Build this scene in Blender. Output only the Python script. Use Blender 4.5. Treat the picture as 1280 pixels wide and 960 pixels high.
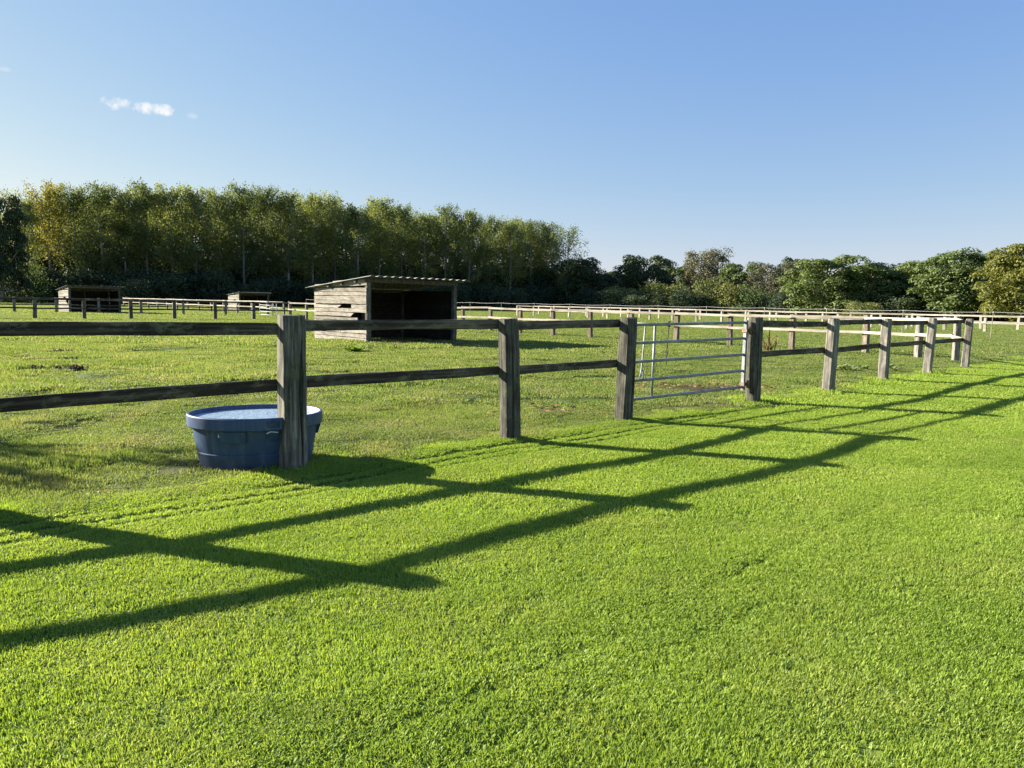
import bpy, math, random
import numpy as np
from mathutils import Matrix, Vector

for o in list(bpy.data.objects):
    bpy.data.objects.remove(o)
S = bpy.context.scene
COL = S.collection
R = math.radians

# ------------------------------------------------------------------ camera
EYE = 1.48
cam_d = bpy.data.cameras.new('camera')
cam = bpy.data.objects.new('camera', cam_d)
COL.objects.link(cam)
cam_d.sensor_width = 36.0
cam_d.lens = 36.0 * 945 / 1280
cam_d.clip_start = 0.05
cam_d.clip_end = 12000
_p, _r = math.atan(100 / 945), math.atan(0.0195)
fw = Vector((0, math.cos(_p), -math.sin(_p)))
up = Vector((0, math.sin(_p), math.cos(_p)))
rt = Vector((1, 0, 0))
rt2 = rt * math.cos(_r) + up * math.sin(_r)
up2 = -rt * math.sin(_r) + up * math.cos(_r)
M4 = Matrix((rt2, up2, -fw)).transposed().to_4x4()
M4.translation = (0, 0, EYE)
cam.matrix_world = M4
S.camera = cam

# ------------------------------------------------------------------ light
SUN_EL, SUN_AZ = 21.5, -71.0           # azimuth clockwise from +Y: low, on the left and a little ahead
world = bpy.data.worlds.new('World')
S.world = world
world.use_nodes = True
wt = world.node_tree
wt.nodes.clear()
w_out = wt.nodes.new('ShaderNodeOutputWorld')
w_bg = wt.nodes.new('ShaderNodeBackground')
w_sky = wt.nodes.new('ShaderNodeTexSky')
w_sky.sky_type = 'NISHITA'
w_sky.sun_disc = False
w_sky.sun_elevation = R(SUN_EL)
w_sky.sun_rotation = R(SUN_AZ)
w_sky.altitude = 100
w_sky.air_density = 1.0
w_sky.dust_density = 0.3
w_sky.ozone_density = 1.5
w_bg.inputs['Strength'].default_value = 0.05
wt.links.new(w_bg.outputs[0], w_out.inputs[0])


def wn(kind, **kw):
    n = wt.nodes.new(kind)
    for k, v in kw.items():
        setattr(n, k, v)
    return n


# small fair-weather clouds high in the sky on the left (directions in the sky itself)
w_tc = wn('ShaderNodeTexCoord')


def cloud_mask(direction, wide, tall, seed):
    """soft puff round a direction; ragged by noise"""
    d = Vector(direction).normalized()
    side = Vector((d.y, -d.x, 0)).normalized()
    upv = side.cross(d).normalized()
    acc = []
    for ax, sc in ((side, wide), (upv, tall)):
        m = wn('ShaderNodeVectorMath', operation='DOT_PRODUCT')
        wt.links.new(w_tc.outputs['Generated'], m.inputs[0])
        m.inputs[1].default_value = ax
        q = wn('ShaderNodeMath', operation='DIVIDE')
        wt.links.new(m.outputs['Value'], q.inputs[0])
        q.inputs[1].default_value = sc
        p2 = wn('ShaderNodeMath', operation='POWER')
        ab = wn('ShaderNodeMath', operation='ABSOLUTE')
        wt.links.new(q.outputs[0], ab.inputs[0])
        wt.links.new(ab.outputs[0], p2.inputs[0])
        p2.inputs[1].default_value = 2.0
        acc.append(p2.outputs[0])
    add = wn('ShaderNodeMath', operation='ADD')
    wt.links.new(acc[0], add.inputs[0])
    wt.links.new(acc[1], add.inputs[1])
    nz = wn('ShaderNodeTexNoise')
    nz.inputs['Scale'].default_value = 58
    nz.inputs['Detail'].default_value = 7
    nz.inputs['Roughness'].default_value = 0.62
    vo = wn('ShaderNodeVectorMath', operation='ADD')
    wt.links.new(w_tc.outputs['Generated'], vo.inputs[0])
    vo.inputs[1].default_value = (seed, seed * 1.7, 0)
    wt.links.new(vo.outputs[0], nz.inputs['Vector'])
    # density = noise*2 - r2
    m1 = wn('ShaderNodeMath', operation='MULTIPLY_ADD')
    wt.links.new(nz.outputs[0], m1.inputs[0])
    m1.inputs[1].default_value = 3.6
    m1.inputs[2].default_value = -1.15
    sb = wn('ShaderNodeMath', operation='SUBTRACT')
    wt.links.new(m1.outputs[0], sb.inputs[0])
    wt.links.new(add.outputs[0], sb.inputs[1])
    fr = wn('ShaderNodeVectorMath', operation='DOT_PRODUCT')
    wt.links.new(w_tc.outputs['Generated'], fr.inputs[0])
    fr.inputs[1].default_value = d
    g = wn('ShaderNodeMath', operation='GREATER_THAN')
    wt.links.new(fr.outputs['Value'], g.inputs[0])
    g.inputs[1].default_value = 0.5
    ml = wn('ShaderNodeMath', operation='MULTIPLY', use_clamp=True)
    wt.links.new(sb.outputs[0], ml.inputs[0])
    wt.links.new(g.outputs[0], ml.inputs[1])
    return ml.outputs[0]


def sky_dir(bx, by):
    """a direction from the tangents right of / above the level view axis"""
    return (bx, 1.0, by)


# soften the contrast of the sky as the phone's exposure does, the same all round
w_sep, w_com = wn('ShaderNodeSeparateColor'), wn('ShaderNodeCombineColor')
wt.links.new(w_sky.outputs[0], w_sep.inputs[0])
for k_, (gain, gam) in enumerate(((0.86, 0.857), (1.225, 0.635), (2.97, 0.20))):
    pw_, ml_ = wn('ShaderNodeMath', operation='POWER'), wn('ShaderNodeMath', operation='MULTIPLY')
    wt.links.new(w_sep.outputs[k_], pw_.inputs[0])
    pw_.inputs[1].default_value = gam
    wt.links.new(pw_.outputs[0], ml_.inputs[0])
    ml_.inputs[1].default_value = gain
    wt.links.new(ml_.outputs[0], w_com.inputs[k_])
w_col = w_com.outputs[0]
for (dr, wd, tl, amt, sd) in (
        (sky_dir(-0.514, 0.246), 0.0215, 0.0095, 0.95, 3.1),
        (sky_dir(-0.464, 0.239), 0.0250, 0.0085, 0.95, 7.7),
        (sky_dir(-0.660, 0.286), 0.0120, 0.0030, 0.28, 1.3),
        (sky_dir(-0.418, 0.232), 0.0090, 0.0040, 0.22, 5.9),
        (sky_dir(-0.545, 0.180), 0.0120, 0.0030, 0.22, 9.2)):
    m = cloud_mask(dr, wd, tl, sd)
    k = wn('ShaderNodeMath', operation='MULTIPLY')
    wt.links.new(m, k.inputs[0])
    k.inputs[1].default_value = amt
    mx = wn('ShaderNodeMix', data_type='RGBA')
    wt.links.new(k.outputs[0], mx.inputs['Factor'])
    wt.links.new(w_col, mx.inputs['A'])
    mx.inputs['B'].default_value = (5.3, 5.2, 5.1, 1)
    w_col = mx.outputs['Result']
wt.links.new(w_col, w_bg.inputs['Color'])

sun_d = bpy.data.lights.new('sun', 'SUN')
sun_d.energy = 4.7
sun_d.angle = R(0.5)
sun_d.color = (1.0, 0.92, 0.77)
sun = bpy.data.objects.new('sun', sun_d)
COL.objects.link(sun)
_sd = Vector((math.sin(R(SUN_AZ)) * math.cos(R(SUN_EL)), math.cos(R(SUN_AZ)) * math.cos(R(SUN_EL)), math.sin(R(SUN_EL))))
sun.rotation_euler = _sd.to_track_quat('Z', 'Y').to_euler()
sun.location = (-20, 10, 30)

S.view_settings.view_transform = 'Standard'
S.view_settings.look = 'None'
S.view_settings.gamma = 1
S.view_settings.exposure = 2.0
S.cycles.max_bounces = 9
S.cycles.diffuse_bounces = 6
S.cycles.transmission_bounces = 4
S.cycles.transparent_max_bounces = 6
S.cycles.use_denoising = True

# ------------------------------------------------------------------ small helpers
rng = np.random.default_rng(11)
random.seed(5)


def br(x):
    """surveyed bearing -> tangent right of the view axis"""
    return (x - 642.0) / 950.0


def hz(x):
    return 380 + 0.0195 * (x - 640)


def mesh(name, V, Fs, mat=None, smooth=False, mats=None, fmat=None):
    me = bpy.data.meshes.new(name)
    me.from_pydata([tuple(v) for v in V], [], [tuple(f) for f in Fs])
    if mat:
        me.materials.append(mat)
    if mats:
        for m in mats:
            me.materials.append(m)
    if fmat is not None:
        me.polygons.foreach_set('material_index', np.array(fmat, dtype=np.int32))
    if smooth:
        me.polygons.foreach_set('use_smooth', np.ones(len(me.polygons), dtype=bool))
    me.update()
    return me


def obj(name, me, parent=None, loc=(0, 0, 0), rot=(0, 0, 0), scale=(1, 1, 1)):
    o = bpy.data.objects.new(name, me)
    COL.objects.link(o)
    o.location = loc
    o.rotation_euler = rot
    o.scale = scale
    if parent:
        o.parent = parent
    return o


def tag(o, label=None, cat=None, group=None, kind=None):
    if label:
        o['label'] = label
    if cat:
        o['category'] = cat
    if group:
        o['group'] = group
    if kind:
        o['kind'] = kind
    return o


def empty(name, loc=(0, 0, 0), rz=0.0):
    o = bpy.data.objects.new(name, None)
    COL.objects.link(o)
    o.location = loc
    o.rotation_euler = (0, 0, rz)
    o.empty_display_size = 0.2
    return o


def copy_tree(o, parent=None):
    c = o.copy()
    COL.objects.link(c)
    c.parent = parent
    for ch in list(o.children):
        copy_tree(ch, c)
    return c


class MB:
    def __init__(s):
        s.v, s.f, s.m = [], [], []

    def quadbox(s, corners, mi=0):
        """8 corners: bottom 4 ccw then top 4 ccw"""
        b = len(s.v)
        s.v += [tuple(c) for c in corners]
        for q in ((3, 2, 1, 0), (4, 5, 6, 7), (0, 1, 5, 4), (1, 2, 6, 5), (2, 3, 7, 6), (3, 0, 4, 7)):
            s.f.append(tuple(b + i for i in q))
            s.m.append(mi)

    def box(s, x0, x1, y0, y1, z0, z1, mi=0):
        s.quadbox([(x0, y0, z0), (x1, y0, z0), (x1, y1, z0), (x0, y1, z0),
                   (x0, y0, z1), (x1, y0, z1), (x1, y1, z1), (x0, y1, z1)], mi)

    def tube(s, pts, rad, n=8, mi=0, cap=True):
        pts = [Vector(p) for p in pts]
        rads = rad if hasattr(rad, '__len__') else [rad] * len(pts)
        b = len(s.v)
        ref = None
        for i, p in enumerate(pts):
            t = (pts[min(i + 1, len(pts) - 1)] - pts[max(i - 1, 0)]).normalized()
            if ref is None:
                ref = Vector((0, 0, 1)) if abs(t.z) < 0.9 else Vector((1, 0, 0))
            a = (ref - t * ref.dot(t)).normalized()
            ref = a
            c = t.cross(a)
            for k in range(n):
                th = 2 * math.pi * k / n
                s.v.append(tuple(p + (a * math.cos(th) + c * math.sin(th)) * rads[i]))
        for i in range(len(pts) - 1):
            for k in range(n):
                k2 = (k + 1) % n
                s.f.append((b + i * n + k, b + i * n + k2, b + (i + 1) * n + k2, b + (i + 1) * n + k))
                s.m.append(mi)
        if cap:
            s.f.append(tuple(b + k for k in range(n))[::-1])
            s.f.append(tuple(b + (len(pts) - 1) * n + k for k in range(n)))
            s.m += [mi, mi]

    def build(s, name, mat, smooth=False):
        return mesh(name, s.v, s.f, mat, smooth)


# value noise in numpy
_perm = rng.random((256, 256))


def vnoise(x, y, sc):
    x = np.asarray(x, float) / sc + 1000.3
    y = np.asarray(y, float) / sc + 1000.7
    xi, yi = np.floor(x).astype(int), np.floor(y).astype(int)
    fx, fy = x - xi, y - yi
    fx, fy = fx * fx * (3 - 2 * fx), fy * fy * (3 - 2 * fy)
    g = lambda a, b: _perm[a % 256, b % 256]
    return (g(xi, yi) * (1 - fx) + g(xi + 1, yi) * fx) * (1 - fy) + (g(xi, yi + 1) * (1 - fx) + g(xi + 1, yi + 1) * fx) * fy


# ------------------------------------------------------------------ the lie of the land
FP = np.array([-1.92, 6.57])
FD = np.array([0.716, 0.698])
FN = np.array([0.698, -0.716])         # towards the mown strip


def fence_side(x, y):
    """metres on the mown side of the near fence (negative: paddock)"""
    return (np.asarray(x) - FP[0]) * FN[0] + (np.asarray(y) - FP[1]) * FN[1]


def fence_along(x, y):
    return (np.asarray(x) - FP[0]) * FD[0] + (np.asarray(y) - FP[1]) * FD[1]


def tracks(x, y):
    """wheel marks and the ragged mowing edge along the fence: 0..1"""
    s = fence_side(x, y)
    a = fence_along(x, y)
    wob = (vnoise(a, a * 0 + 3, 2.2) - 0.5) * 0.10
    t = np.zeros_like(s)
    for c, w, k in ((0.42, 0.05, 0.5), (0.62, 0.045, 0.55), (0.80, 0.04, 0.3), (3.98, 0.05, 0.15), (4.25, 0.04, 0.08), (5.75, 0.05, 0.10)):
        t = np.maximum(t, k * np.exp(-((s - c - wob) / w) ** 2) * np.clip(1.7 * vnoise(a + c * 9, s * 0 + c, 0.8) - 0.25, 0, 1.2))
    return t


DIRT = [  # x, y, half-length, half-width, strength
    (0.45, 10.4, 0.75, 0.40, 0.8), (3.5, 13.9, 1.15, 0.50, 0.9), (-9.0, 15.4, 0.6, 0.35, 0.9), (-11.8, 19.7, 0.7, 0.4, 0.8),
    (-1.40, 7.9, 0.32, 0.15, 0.8), (-8.2, 16.6, 0.5, 0.3, 0.7), (0.2, 10.9, 0.4, 0.25, 0.6), (2.75, 11.1, 1.0, 0.40, 0.55), (-1.2, 6.95, 0.5, 0.15, 0.4), (-2.75, 6.45, 0.7, 0.18, 0.5),
    (1.75, 9.65, 0.4, 0.3, 0.5), (4.0, 11.7, 0.4, 0.25, 0.5), (-3.5, 26.6, 2.3, 0.9, 1.0), (-2.3, 28.0, 1.6, 1.0, 1.0),
    (-10.5, 17.3, 0.4, 0.2, 0.7), (-7.2, 18.6, 0.35, 0.2, 0.6), (2.2, 12.2, 0.4, 0.25, 0.5), (10.9, 18.9, 0.8, 0.25, 0.6)]


def dirt(x, y):
    x, y = np.asarray(x, float), np.asarray(y, float)
    d = np.zeros_like(x)
    n = vnoise(x, y, 0.13) * 0.5 + vnoise(x + 7, y, 0.32) * 0.5
    for (cx, cy, a, b, k) in DIRT:
        u = (x - cx) * 0.9 + (y - cy) * 0.43
        v = -(x - cx) * 0.43 + (y - cy) * 0.9
        q = np.exp(-((u / a) ** 2 + (v / b) ** 2))
        d = np.maximum(d, np.clip((q * 1.5 - n) * 2.2, 0, 1) * k)
    return d


def height(x, y):
    x, y = np.asarray(x, float), np.asarray(y, float)
    dist = np.hypot(x, y)
    fade = np.clip(1.3 - dist / 70, 0, 1)
    s = fence_side(x, y)
    pad = np.clip(-s / 0.6, 0, 1)
    h = (vnoise(x, y, 1.4) - 0.5) * (0.030 + 0.075 * pad) + (vnoise(x + 31, y, 0.45) - 0.5) * (0.012 + 0.055 * pad)
    h = h + pad * (vnoise(x, y + 50, 5.0) - 0.5) * 0.10
    h = h - tracks(x, y) * 0.065 * np.clip(1.2 - dist / 30, 0, 1)
    h = h + 0.02 * np.exp(-((s - 0.15) / 0.28) ** 2) * np.clip(1.2 - dist / 40, 0, 1)
    return h * fade


def hgt(x, y):
    return float(height(np.array([x]), np.array([y]))[0])


# ------------------------------------------------------------------ materials
def new_mat(name):
    m = bpy.data.materials.new(name)
    m.use_nodes = True
    nt = m.node_tree
    nt.nodes.clear()
    return m, nt


class NT:
    def __init__(s, nt):
        s.nt = nt

    def n(s, kind, **kw):
        x = s.nt.nodes.new(kind)
        for k, v in kw.items():
            setattr(x, k, v)
        return x

    def l(s, a, b):
        s.nt.links.new(a, b)

    def noise(s, vec, scale, detail=4, rough=0.55):
        x = s.n('ShaderNodeTexNoise')
        x.inputs['Scale'].default_value = scale
        x.inputs['Detail'].default_value = detail
        x.inputs['Roughness'].default_value = rough
        if vec is not None:
            s.l(vec, x.inputs['Vector'])
        return x.outputs[0]

    def ramp(s, fac, stops):
        x = s.n('ShaderNodeValToRGB')
        cr = x.color_ramp
        cr.elements[0].position, cr.elements[0].color = stops[0][0], (*stops[0][1], 1)
        cr.elements[1].position, cr.elements[1].color = stops[-1][0], (*stops[-1][1], 1)
        for p, c in stops[1:-1]:
            e = cr.elements.new(p)
            e.color = (*c, 1)
        s.l(fac, x.inputs[0])
        return x.outputs[0]

    def mix(s, fac, a, b, blend='MIX'):
        x = s.n('ShaderNodeMix', data_type='RGBA', blend_type=blend)
        for sock, val in ((x.inputs['Factor'], fac), (x.inputs['A'], a), (x.inputs['B'], b)):
            if hasattr(val, 'links') or hasattr(val, 'is_linked'):
                s.l(val, sock)
            else:
                sock.default_value = (*val, 1) if isinstance(val, tuple) else val
        return x.outputs['Result']

    def math(s, op, a, b=None, c=None, clamp=False):
        x = s.n('ShaderNodeMath', operation=op, use_clamp=clamp)
        for i, val in enumerate((a, b, c)):
            if val is None:
                continue
            if hasattr(val, 'is_linked'):
                s.l(val, x.inputs[i])
            else:
                x.inputs[i].default_value = val
        return x.outputs[0]

    def attr(s, name):
        x = s.n('ShaderNodeAttribute')
        x.attribute_name = name
        return x

    def bump(s, h, strength, dist):
        x = s.n('ShaderNodeBump')
        x.inputs['Strength'].default_value = strength
        x.inputs['Distance'].default_value = dist
        s.l(h, x.inputs['Height'])
        return x.outputs[0]

    def principled(s, color, rough=0.8, normal=None, spec=0.3, metal=0.0):
        b = s.n('ShaderNodeBsdfPrincipled')
        for k, v in (('Base Color', color), ('Roughness', rough), ('Specular IOR Level', spec), ('Metallic', metal)):
            if hasattr(v, 'is_linked'):
                s.l(v, b.inputs[k])
            else:
                b.inputs[k].default_value = (*v, 1) if isinstance(v, tuple) else v
        if normal is not None:
            s.l(normal, b.inputs['Normal'])
        return b

    def out(s, shader):
        o = s.n('ShaderNodeOutputMaterial')
        s.l(shader, o.inputs[0])


def wood_mat(name, axis, dark, mid, pale, moss=None, moss_amt=0.5, grain=1.0):
    """weathered timber: grain runs along axis of the object"""
    m, nt = new_mat(name)
    t = NT(nt)
    tc = t.n('ShaderNodeTexCoord')
    oi = t.n('ShaderNodeObjectInfo')
    off = t.n('ShaderNodeVectorMath', operation='SCALE')
    off.inputs[0].default_value = (7.3, 3.1, 5.7)
    t.l(oi.outputs['Random'], off.inputs['Scale'])
    mp = t.n('ShaderNodeVectorMath', operation='MULTIPLY')
    sc = [34 * grain, 34 * grain, 34 * grain]
    sc['xyz'.index(axis)] = 2.2
    mp.inputs[1].default_value = sc
    t.l(tc.outputs['Object'], mp.inputs[0])
    ad = t.n('ShaderNodeVectorMath', operation='ADD')
    t.l(mp.outputs[0], ad.inputs[0])
    t.l(off.outputs[0], ad.inputs[1])
    g1 = t.noise(ad.outputs[0], 1.0, 6, 0.65)
    ad2 = t.n('ShaderNodeVectorMath', operation='ADD')
    t.l(tc.outputs['Object'], ad2.inputs[0])
    t.l(off.outputs[0], ad2.inputs[1])
    g2 = t.noise(ad2.outputs[0], 5.0, 5, 0.6)
    col = t.ramp(g1, [(0.30, dark), (0.50, mid), (0.72, pale)])
    vary = t.math('MULTIPLY_ADD', oi.outputs['Random'], 0.5, 0.75)
    hv = t.n('ShaderNodeHueSaturation')
    t.l(vary, hv.inputs['Value'])
    t.l(col, hv.inputs['Color'])
    col = hv.outputs[0]
    st = t.ramp(g2, [(0.35, (0.62, 0.60, 0.58)), (0.6, (1.0, 1.0, 1.0))])
    col = t.mix(0.8, col, st, 'MULTIPLY')
    if moss:
        g3 = t.noise(ad2.outputs[0], 11.0, 5, 0.7)
        f = t.math('MULTIPLY', t.ramp(g3, [(0.50, (0, 0, 0)), (0.66, (1, 1, 1))]), moss_amt)
        col = t.mix(f, col, moss)
    bp = t.bump(g1, 0.55, 0.012)
    b = t.principled(col, 0.85, bp, 0.15)
    t.out(b.outputs[0])
    return m


def metal_mat(name, a, b_, rough=0.45, metal=0.7):
    m, nt = new_mat(name)
    t = NT(nt)
    tc = t.n('ShaderNodeTexCoord')
    n1 = t.noise(tc.outputs['Object'], 9, 5)
    col = t.ramp(n1, [(0.35, a), (0.65, b_)])
    rr = t.math('MULTIPLY_ADD', n1, 0.3, rough - 0.15)
    t.out(t.principled(col, rr, t.bump(n1, 0.1, 0.003), 0.5, metal).outputs[0])
    return m


POST = wood_mat('old oak post', 'z', (0.026, 0.024, 0.021), (0.100, 0.094, 0.082), (0.29, 0.268, 0.232), (0.115, 0.130, 0.062), 0.6)
POST_BROWN = wood_mat('reddish old post', 'z', (0.045, 0.034, 0.027), (0.20, 0.16, 0.125), (0.44, 0.38, 0.31), (0.15, 0.15, 0.085), 0.3)
POST_GREY = wood_mat('grey weathered post', 'z', (0.065, 0.060, 0.053), (0.185, 0.170, 0.150), (0.38, 0.352, 0.315), (0.16, 0.165, 0.10), 0.3)
RAIL = wood_mat('rail in shaded tone', 'x', (0.018, 0.015, 0.012), (0.060, 0.050, 0.040), (0.17, 0.14, 0.11), (0.20, 0.20, 0.13), 0.65)  # the rails' shaded side is put into this dark colour; the lichen is real
RAIL_PALE = wood_mat('rail in sunlit tone', 'x', (0.20, 0.18, 0.145), (0.42, 0.38, 0.31), (0.57, 0.525, 0.445), (0.24, 0.24, 0.15), 0.15)  # rails where the sun strikes: sunlight is put into the pale colour
BOARD = wood_mat('shed board', 'x', (0.115, 0.104, 0.088), (0.33, 0.302, 0.258), (0.52, 0.485, 0.42), (0.16, 0.15, 0.10), 0.25)
BOARD_DARK = wood_mat('inner shed board in shade tone', 'x', (0.010, 0.009, 0.008), (0.03, 0.026, 0.022), (0.06, 0.052, 0.043))  # shade inside the shelter is put into the board colour
GALV = metal_mat('galvanised steel', (0.17, 0.19, 0.20), (0.30, 0.32, 0.33), 0.55, 0.5)
RUSTY = metal_mat('rusty hinge iron', (0.10, 0.055, 0.035), (0.25, 0.19, 0.15), 0.6, 0.5)
WIRE = metal_mat('pale fence wire', (0.50, 0.50, 0.48), (0.62, 0.62, 0.60), 0.6, 0.2)
POST_PALE = wood_mat('post in sunlit tone', 'z', (0.22, 0.20, 0.17), (0.42, 0.38, 0.32), (0.58, 0.54, 0.46))  # sunlight on the far posts is painted in as a paler wood
STAKE = wood_mat('thin grey stake', 'z', (0.12, 0.11, 0.09), (0.28, 0.26, 0.22), (0.45, 0.42, 0.36))


def roof_mat():
    m, nt = new_mat('corrugated roof')
    t = NT(nt)
    tc = t.n('ShaderNodeTexCoord')
    n1 = t.noise(tc.outputs['Object'], 3.5, 6)
    n2 = t.noise(tc.outputs['Object'], 40, 4)
    col = t.ramp(n1, [(0.3, (0.20, 0.20, 0.19)), (0.7, (0.38, 0.38, 0.365))])
    col = t.mix(0.4, col, t.ramp(n2, [(0.35, (0.5, 0.5, 0.46)), (0.65, (1, 1, 1))]), 'MULTIPLY')
    t.out(t.principled(col, 0.6, None, 0.4).outputs[0])
    return m


ROOF = roof_mat()


def plastic_mat():
    m, nt = new_mat('blue tank plastic')
    t = NT(nt)
    tc = t.n('ShaderNodeTexCoord')
    n1 = t.noise(tc.outputs['Object'], 4.0, 6, 0.65)
    mp = t.n('ShaderNodeMapping')
    mp.inputs['Scale'].default_value = (22, 22, 2.2)
    t.l(tc.outputs['Object'], mp.inputs['Vector'])
    n2 = t.noise(mp.outputs[0], 1.0, 5, 0.6)
    n3 = t.noise(tc.outputs['Object'], 90, 3)
    col = t.ramp(n1, [(0.3, (0.017, 0.043, 0.110)), (0.7, (0.034, 0.077, 0.168))])
    dust = t.math('MULTIPLY', t.ramp(n2, [(0.48, (0, 0, 0)), (0.78, (1, 1, 1))]), 0.28)
    col = t.mix(dust, col, (0.20, 0.22, 0.25))
    sp = t.n('ShaderNodeSeparateXYZ')
    t.l(tc.outputs['Object'], sp.inputs[0])
    low = t.math('MULTIPLY', t.math('SUBTRACT', 0.14, sp.outputs[2], clamp=True), 4.0, clamp=True)
    mud = t.math('MULTIPLY', low, n1)
    col = t.mix(mud, col, (0.13, 0.115, 0.075))
    bp = t.bump(n3, 0.12, 0.003)
    t.out(t.principled(col, t.math('MULTIPLY_ADD', n1, 0.25, 0.38), bp, 0.4).outputs[0])
    return m


TANK = plastic_mat()


def water_mat():
    m, nt = new_mat('tank water')
    t = NT(nt)
    tc = t.n('ShaderNodeTexCoord')
    n1 = t.noise(tc.outputs['Object'], 14, 3)
    mp = t.n('ShaderNodeMapping')
    mp.inputs['Scale'].default_value = (5, 26, 1)
    mp.inputs['Rotation'].default_value = (0, 0, 0.5)
    t.l(tc.outputs['Object'], mp.inputs['Vector'])
    n2 = t.noise(mp.outputs[0], 1, 4)
    h = t.math('ADD', t.math('MULTIPLY', n1, 0.5), n2)
    b = t.principled((0.36, 0.47, 0.56), 0.10, t.bump(h, 0.9, 0.03), 1.0)  # pale blue base colour paints in the sky's reflection
    b.inputs['IOR'].default_value = 2.6
    t.out(b.outputs[0])
    return m


WATER = water_mat()


def plain(name, c, rough=0.7, spec=0.3):
    m, nt = new_mat(name)
    t = NT(nt)
    tc = t.n('ShaderNodeTexCoord')
    n1 = t.noise(tc.outputs['Object'], 25, 4)
    col = t.mix(0.5, c, t.ramp(n1, [(0.3, tuple(k * 0.6 for k in c)), (0.7, tuple(min(1, k * 1.25) for k in c))]))
    t.out(t.principled(col, rough, None, spec).outputs[0])
    return m


WHITE = plain('chalky white drip', (0.72, 0.73, 0.74))
BLACK = plain('black insulator', (0.02, 0.02, 0.02), 0.5)
LEAFLITTER = plain('fallen brown leaf', (0.23, 0.125, 0.055))


def blade_mat(name, lo, hi, dry, dry_amt, sheen=0.16, trans=0.50):
    """living grass: diffuse, lets sun through, tint per blade and per patch"""
    m, nt = new_mat(name)
    t = NT(nt)
    geo = t.n('ShaderNodeNewGeometry')
    at = t.attr('tint')
    big = t.noise(geo.outputs['Position'], 0.45, 4)
    med = t.noise(geo.outputs['Position'], 3.2, 4, 0.6)
    mp = t.n('ShaderNodeMapping')
    mp.inputs['Rotation'].default_value = (0, 0, -math.atan2(FD[1], FD[0]))
    mp.inputs['Scale'].default_value = (0.10, 2.6, 1)
    mp.vector_type = 'TEXTURE' if False else 'POINT'
    t.l(geo.outputs['Position'], mp.inputs['Vector'])
    lane = t.noise(mp.outputs[0], 1.0, 3, 0.5)           # faint lanes left by mower and wheels
    f0 = t.math('MULTIPLY_ADD', lane, 0.50, -0.53)
    f = t.math('MULTIPLY_ADD', med, 0.55, t.math('MULTIPLY_ADD', big, 0.75, t.math('MULTIPLY_ADD', at.outputs['Fac'], 0.45, t.math('ADD', f0, -0.06))), clamp=True)
    col = t.ramp(f, [(0.12, lo), (0.85, hi)])
    dn = t.noise(geo.outputs['Position'], 1.1, 5, 0.65)
    df = t.math('MULTIPLY', t.ramp(t.math('ADD', dn, t.math('MULTIPLY_ADD', at.outputs['Fac'], 0.24, -0.12)), [(0.48, (0, 0, 0)), (0.68, (1, 1, 1))]), dry_amt)
    col = t.mix(df, col, dry)
    d = t.principled(col, 0.55, None, sheen)
    tr = t.n('ShaderNodeBsdfTranslucent')
    tcol = t.mix(1.0, col, (1.15, 1.1, 0.55), 'MULTIPLY')
    t.l(tcol, tr.inputs['Color'])
    mx = t.n('ShaderNodeMixShader')
    mx.inputs[0].default_value = trans
    t.l(d.outputs[0], mx.inputs[1])
    t.l(tr.outputs[0], mx.inputs[2])
    t.out(mx.outputs[0])
    return m


LAWN_LO, LAWN_HI, LAWN_DRY = (0.155, 0.255, 0.034), (0.345, 0.460, 0.085), (0.42, 0.43, 0.15)
PAD_LO, PAD_HI, PAD_DRY = (0.090, 0.145, 0.038), (0.225, 0.295, 0.085), (0.32, 0.315, 0.16)
LAWN_BLADE = blade_mat('lawn blade', LAWN_LO, LAWN_HI, LAWN_DRY, 0.35)
PAD_BLADE = blade_mat('paddock blade', PAD_LO, PAD_HI, PAD_DRY, 0.75)


def ground_mat():
    m, nt = new_mat('turf')
    t = NT(nt)
    geo = t.n('ShaderNodeNewGeometry')
    P = geo.outputs['Position']
    big = t.noise(P, 0.45, 4)
    med = t.noise(P, 3.2, 5, 0.6)
    fine = t.noise(P, 40, 4, 0.7)
    f = t.math('MULTIPLY_ADD', med, 0.55, t.math('MULTIPLY_ADD', big, 0.55, -0.05), clamp=True)
    lawn = t.ramp(f, [(0.15, tuple(0.45 * c for c in LAWN_LO)), (0.85, tuple(0.6 * c for c in LAWN_HI))])
    pad = t.ramp(f, [(0.15, tuple(0.6 * c for c in PAD_LO)), (0.85, tuple(0.75 * c for c in PAD_HI))])
    dt = t.n('ShaderNodeVectorMath', operation='DOT_PRODUCT')
    t.l(P, dt.inputs[0])
    dt.inputs[1].default_value = (FN[0], FN[1], 0)
    side = t.math('SUBTRACT', dt.outputs['Value'], float(FP @ FN))
    mk = t.math('MULTIPLY_ADD', t.math('ADD', side, t.math('MULTIPLY_ADD', med, 0.8, -0.4)), 3.0, 0.5, clamp=True)
    col = t.mix(mk, pad, lawn)
    col = t.mix(0.5, col, t.ramp(fine, [(0.35, (0.45, 0.45, 0.4)), (0.65, (1, 1, 1))]), 'MULTIPLY')
    da = t.attr('dirt')
    df = t.math('MULTIPLY', da.outputs['Fac'], t.math('MULTIPLY_ADD', fine, 1.6, 0.2, clamp=True), clamp=True)
    soil = t.ramp(fine, [(0.3, (0.035, 0.024, 0.015)), (0.7, (0.15, 0.105, 0.062))])
    col = t.mix(df, col, soil)
    t.out(t.principled(col, 0.9, t.bump(fine, 0.8, 0.03), 0.1).outputs[0])
    return m


GROUND = ground_mat()
PATHM = plain('stony track', (0.36, 0.33, 0.27), 0.9, 0.1)

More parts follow.
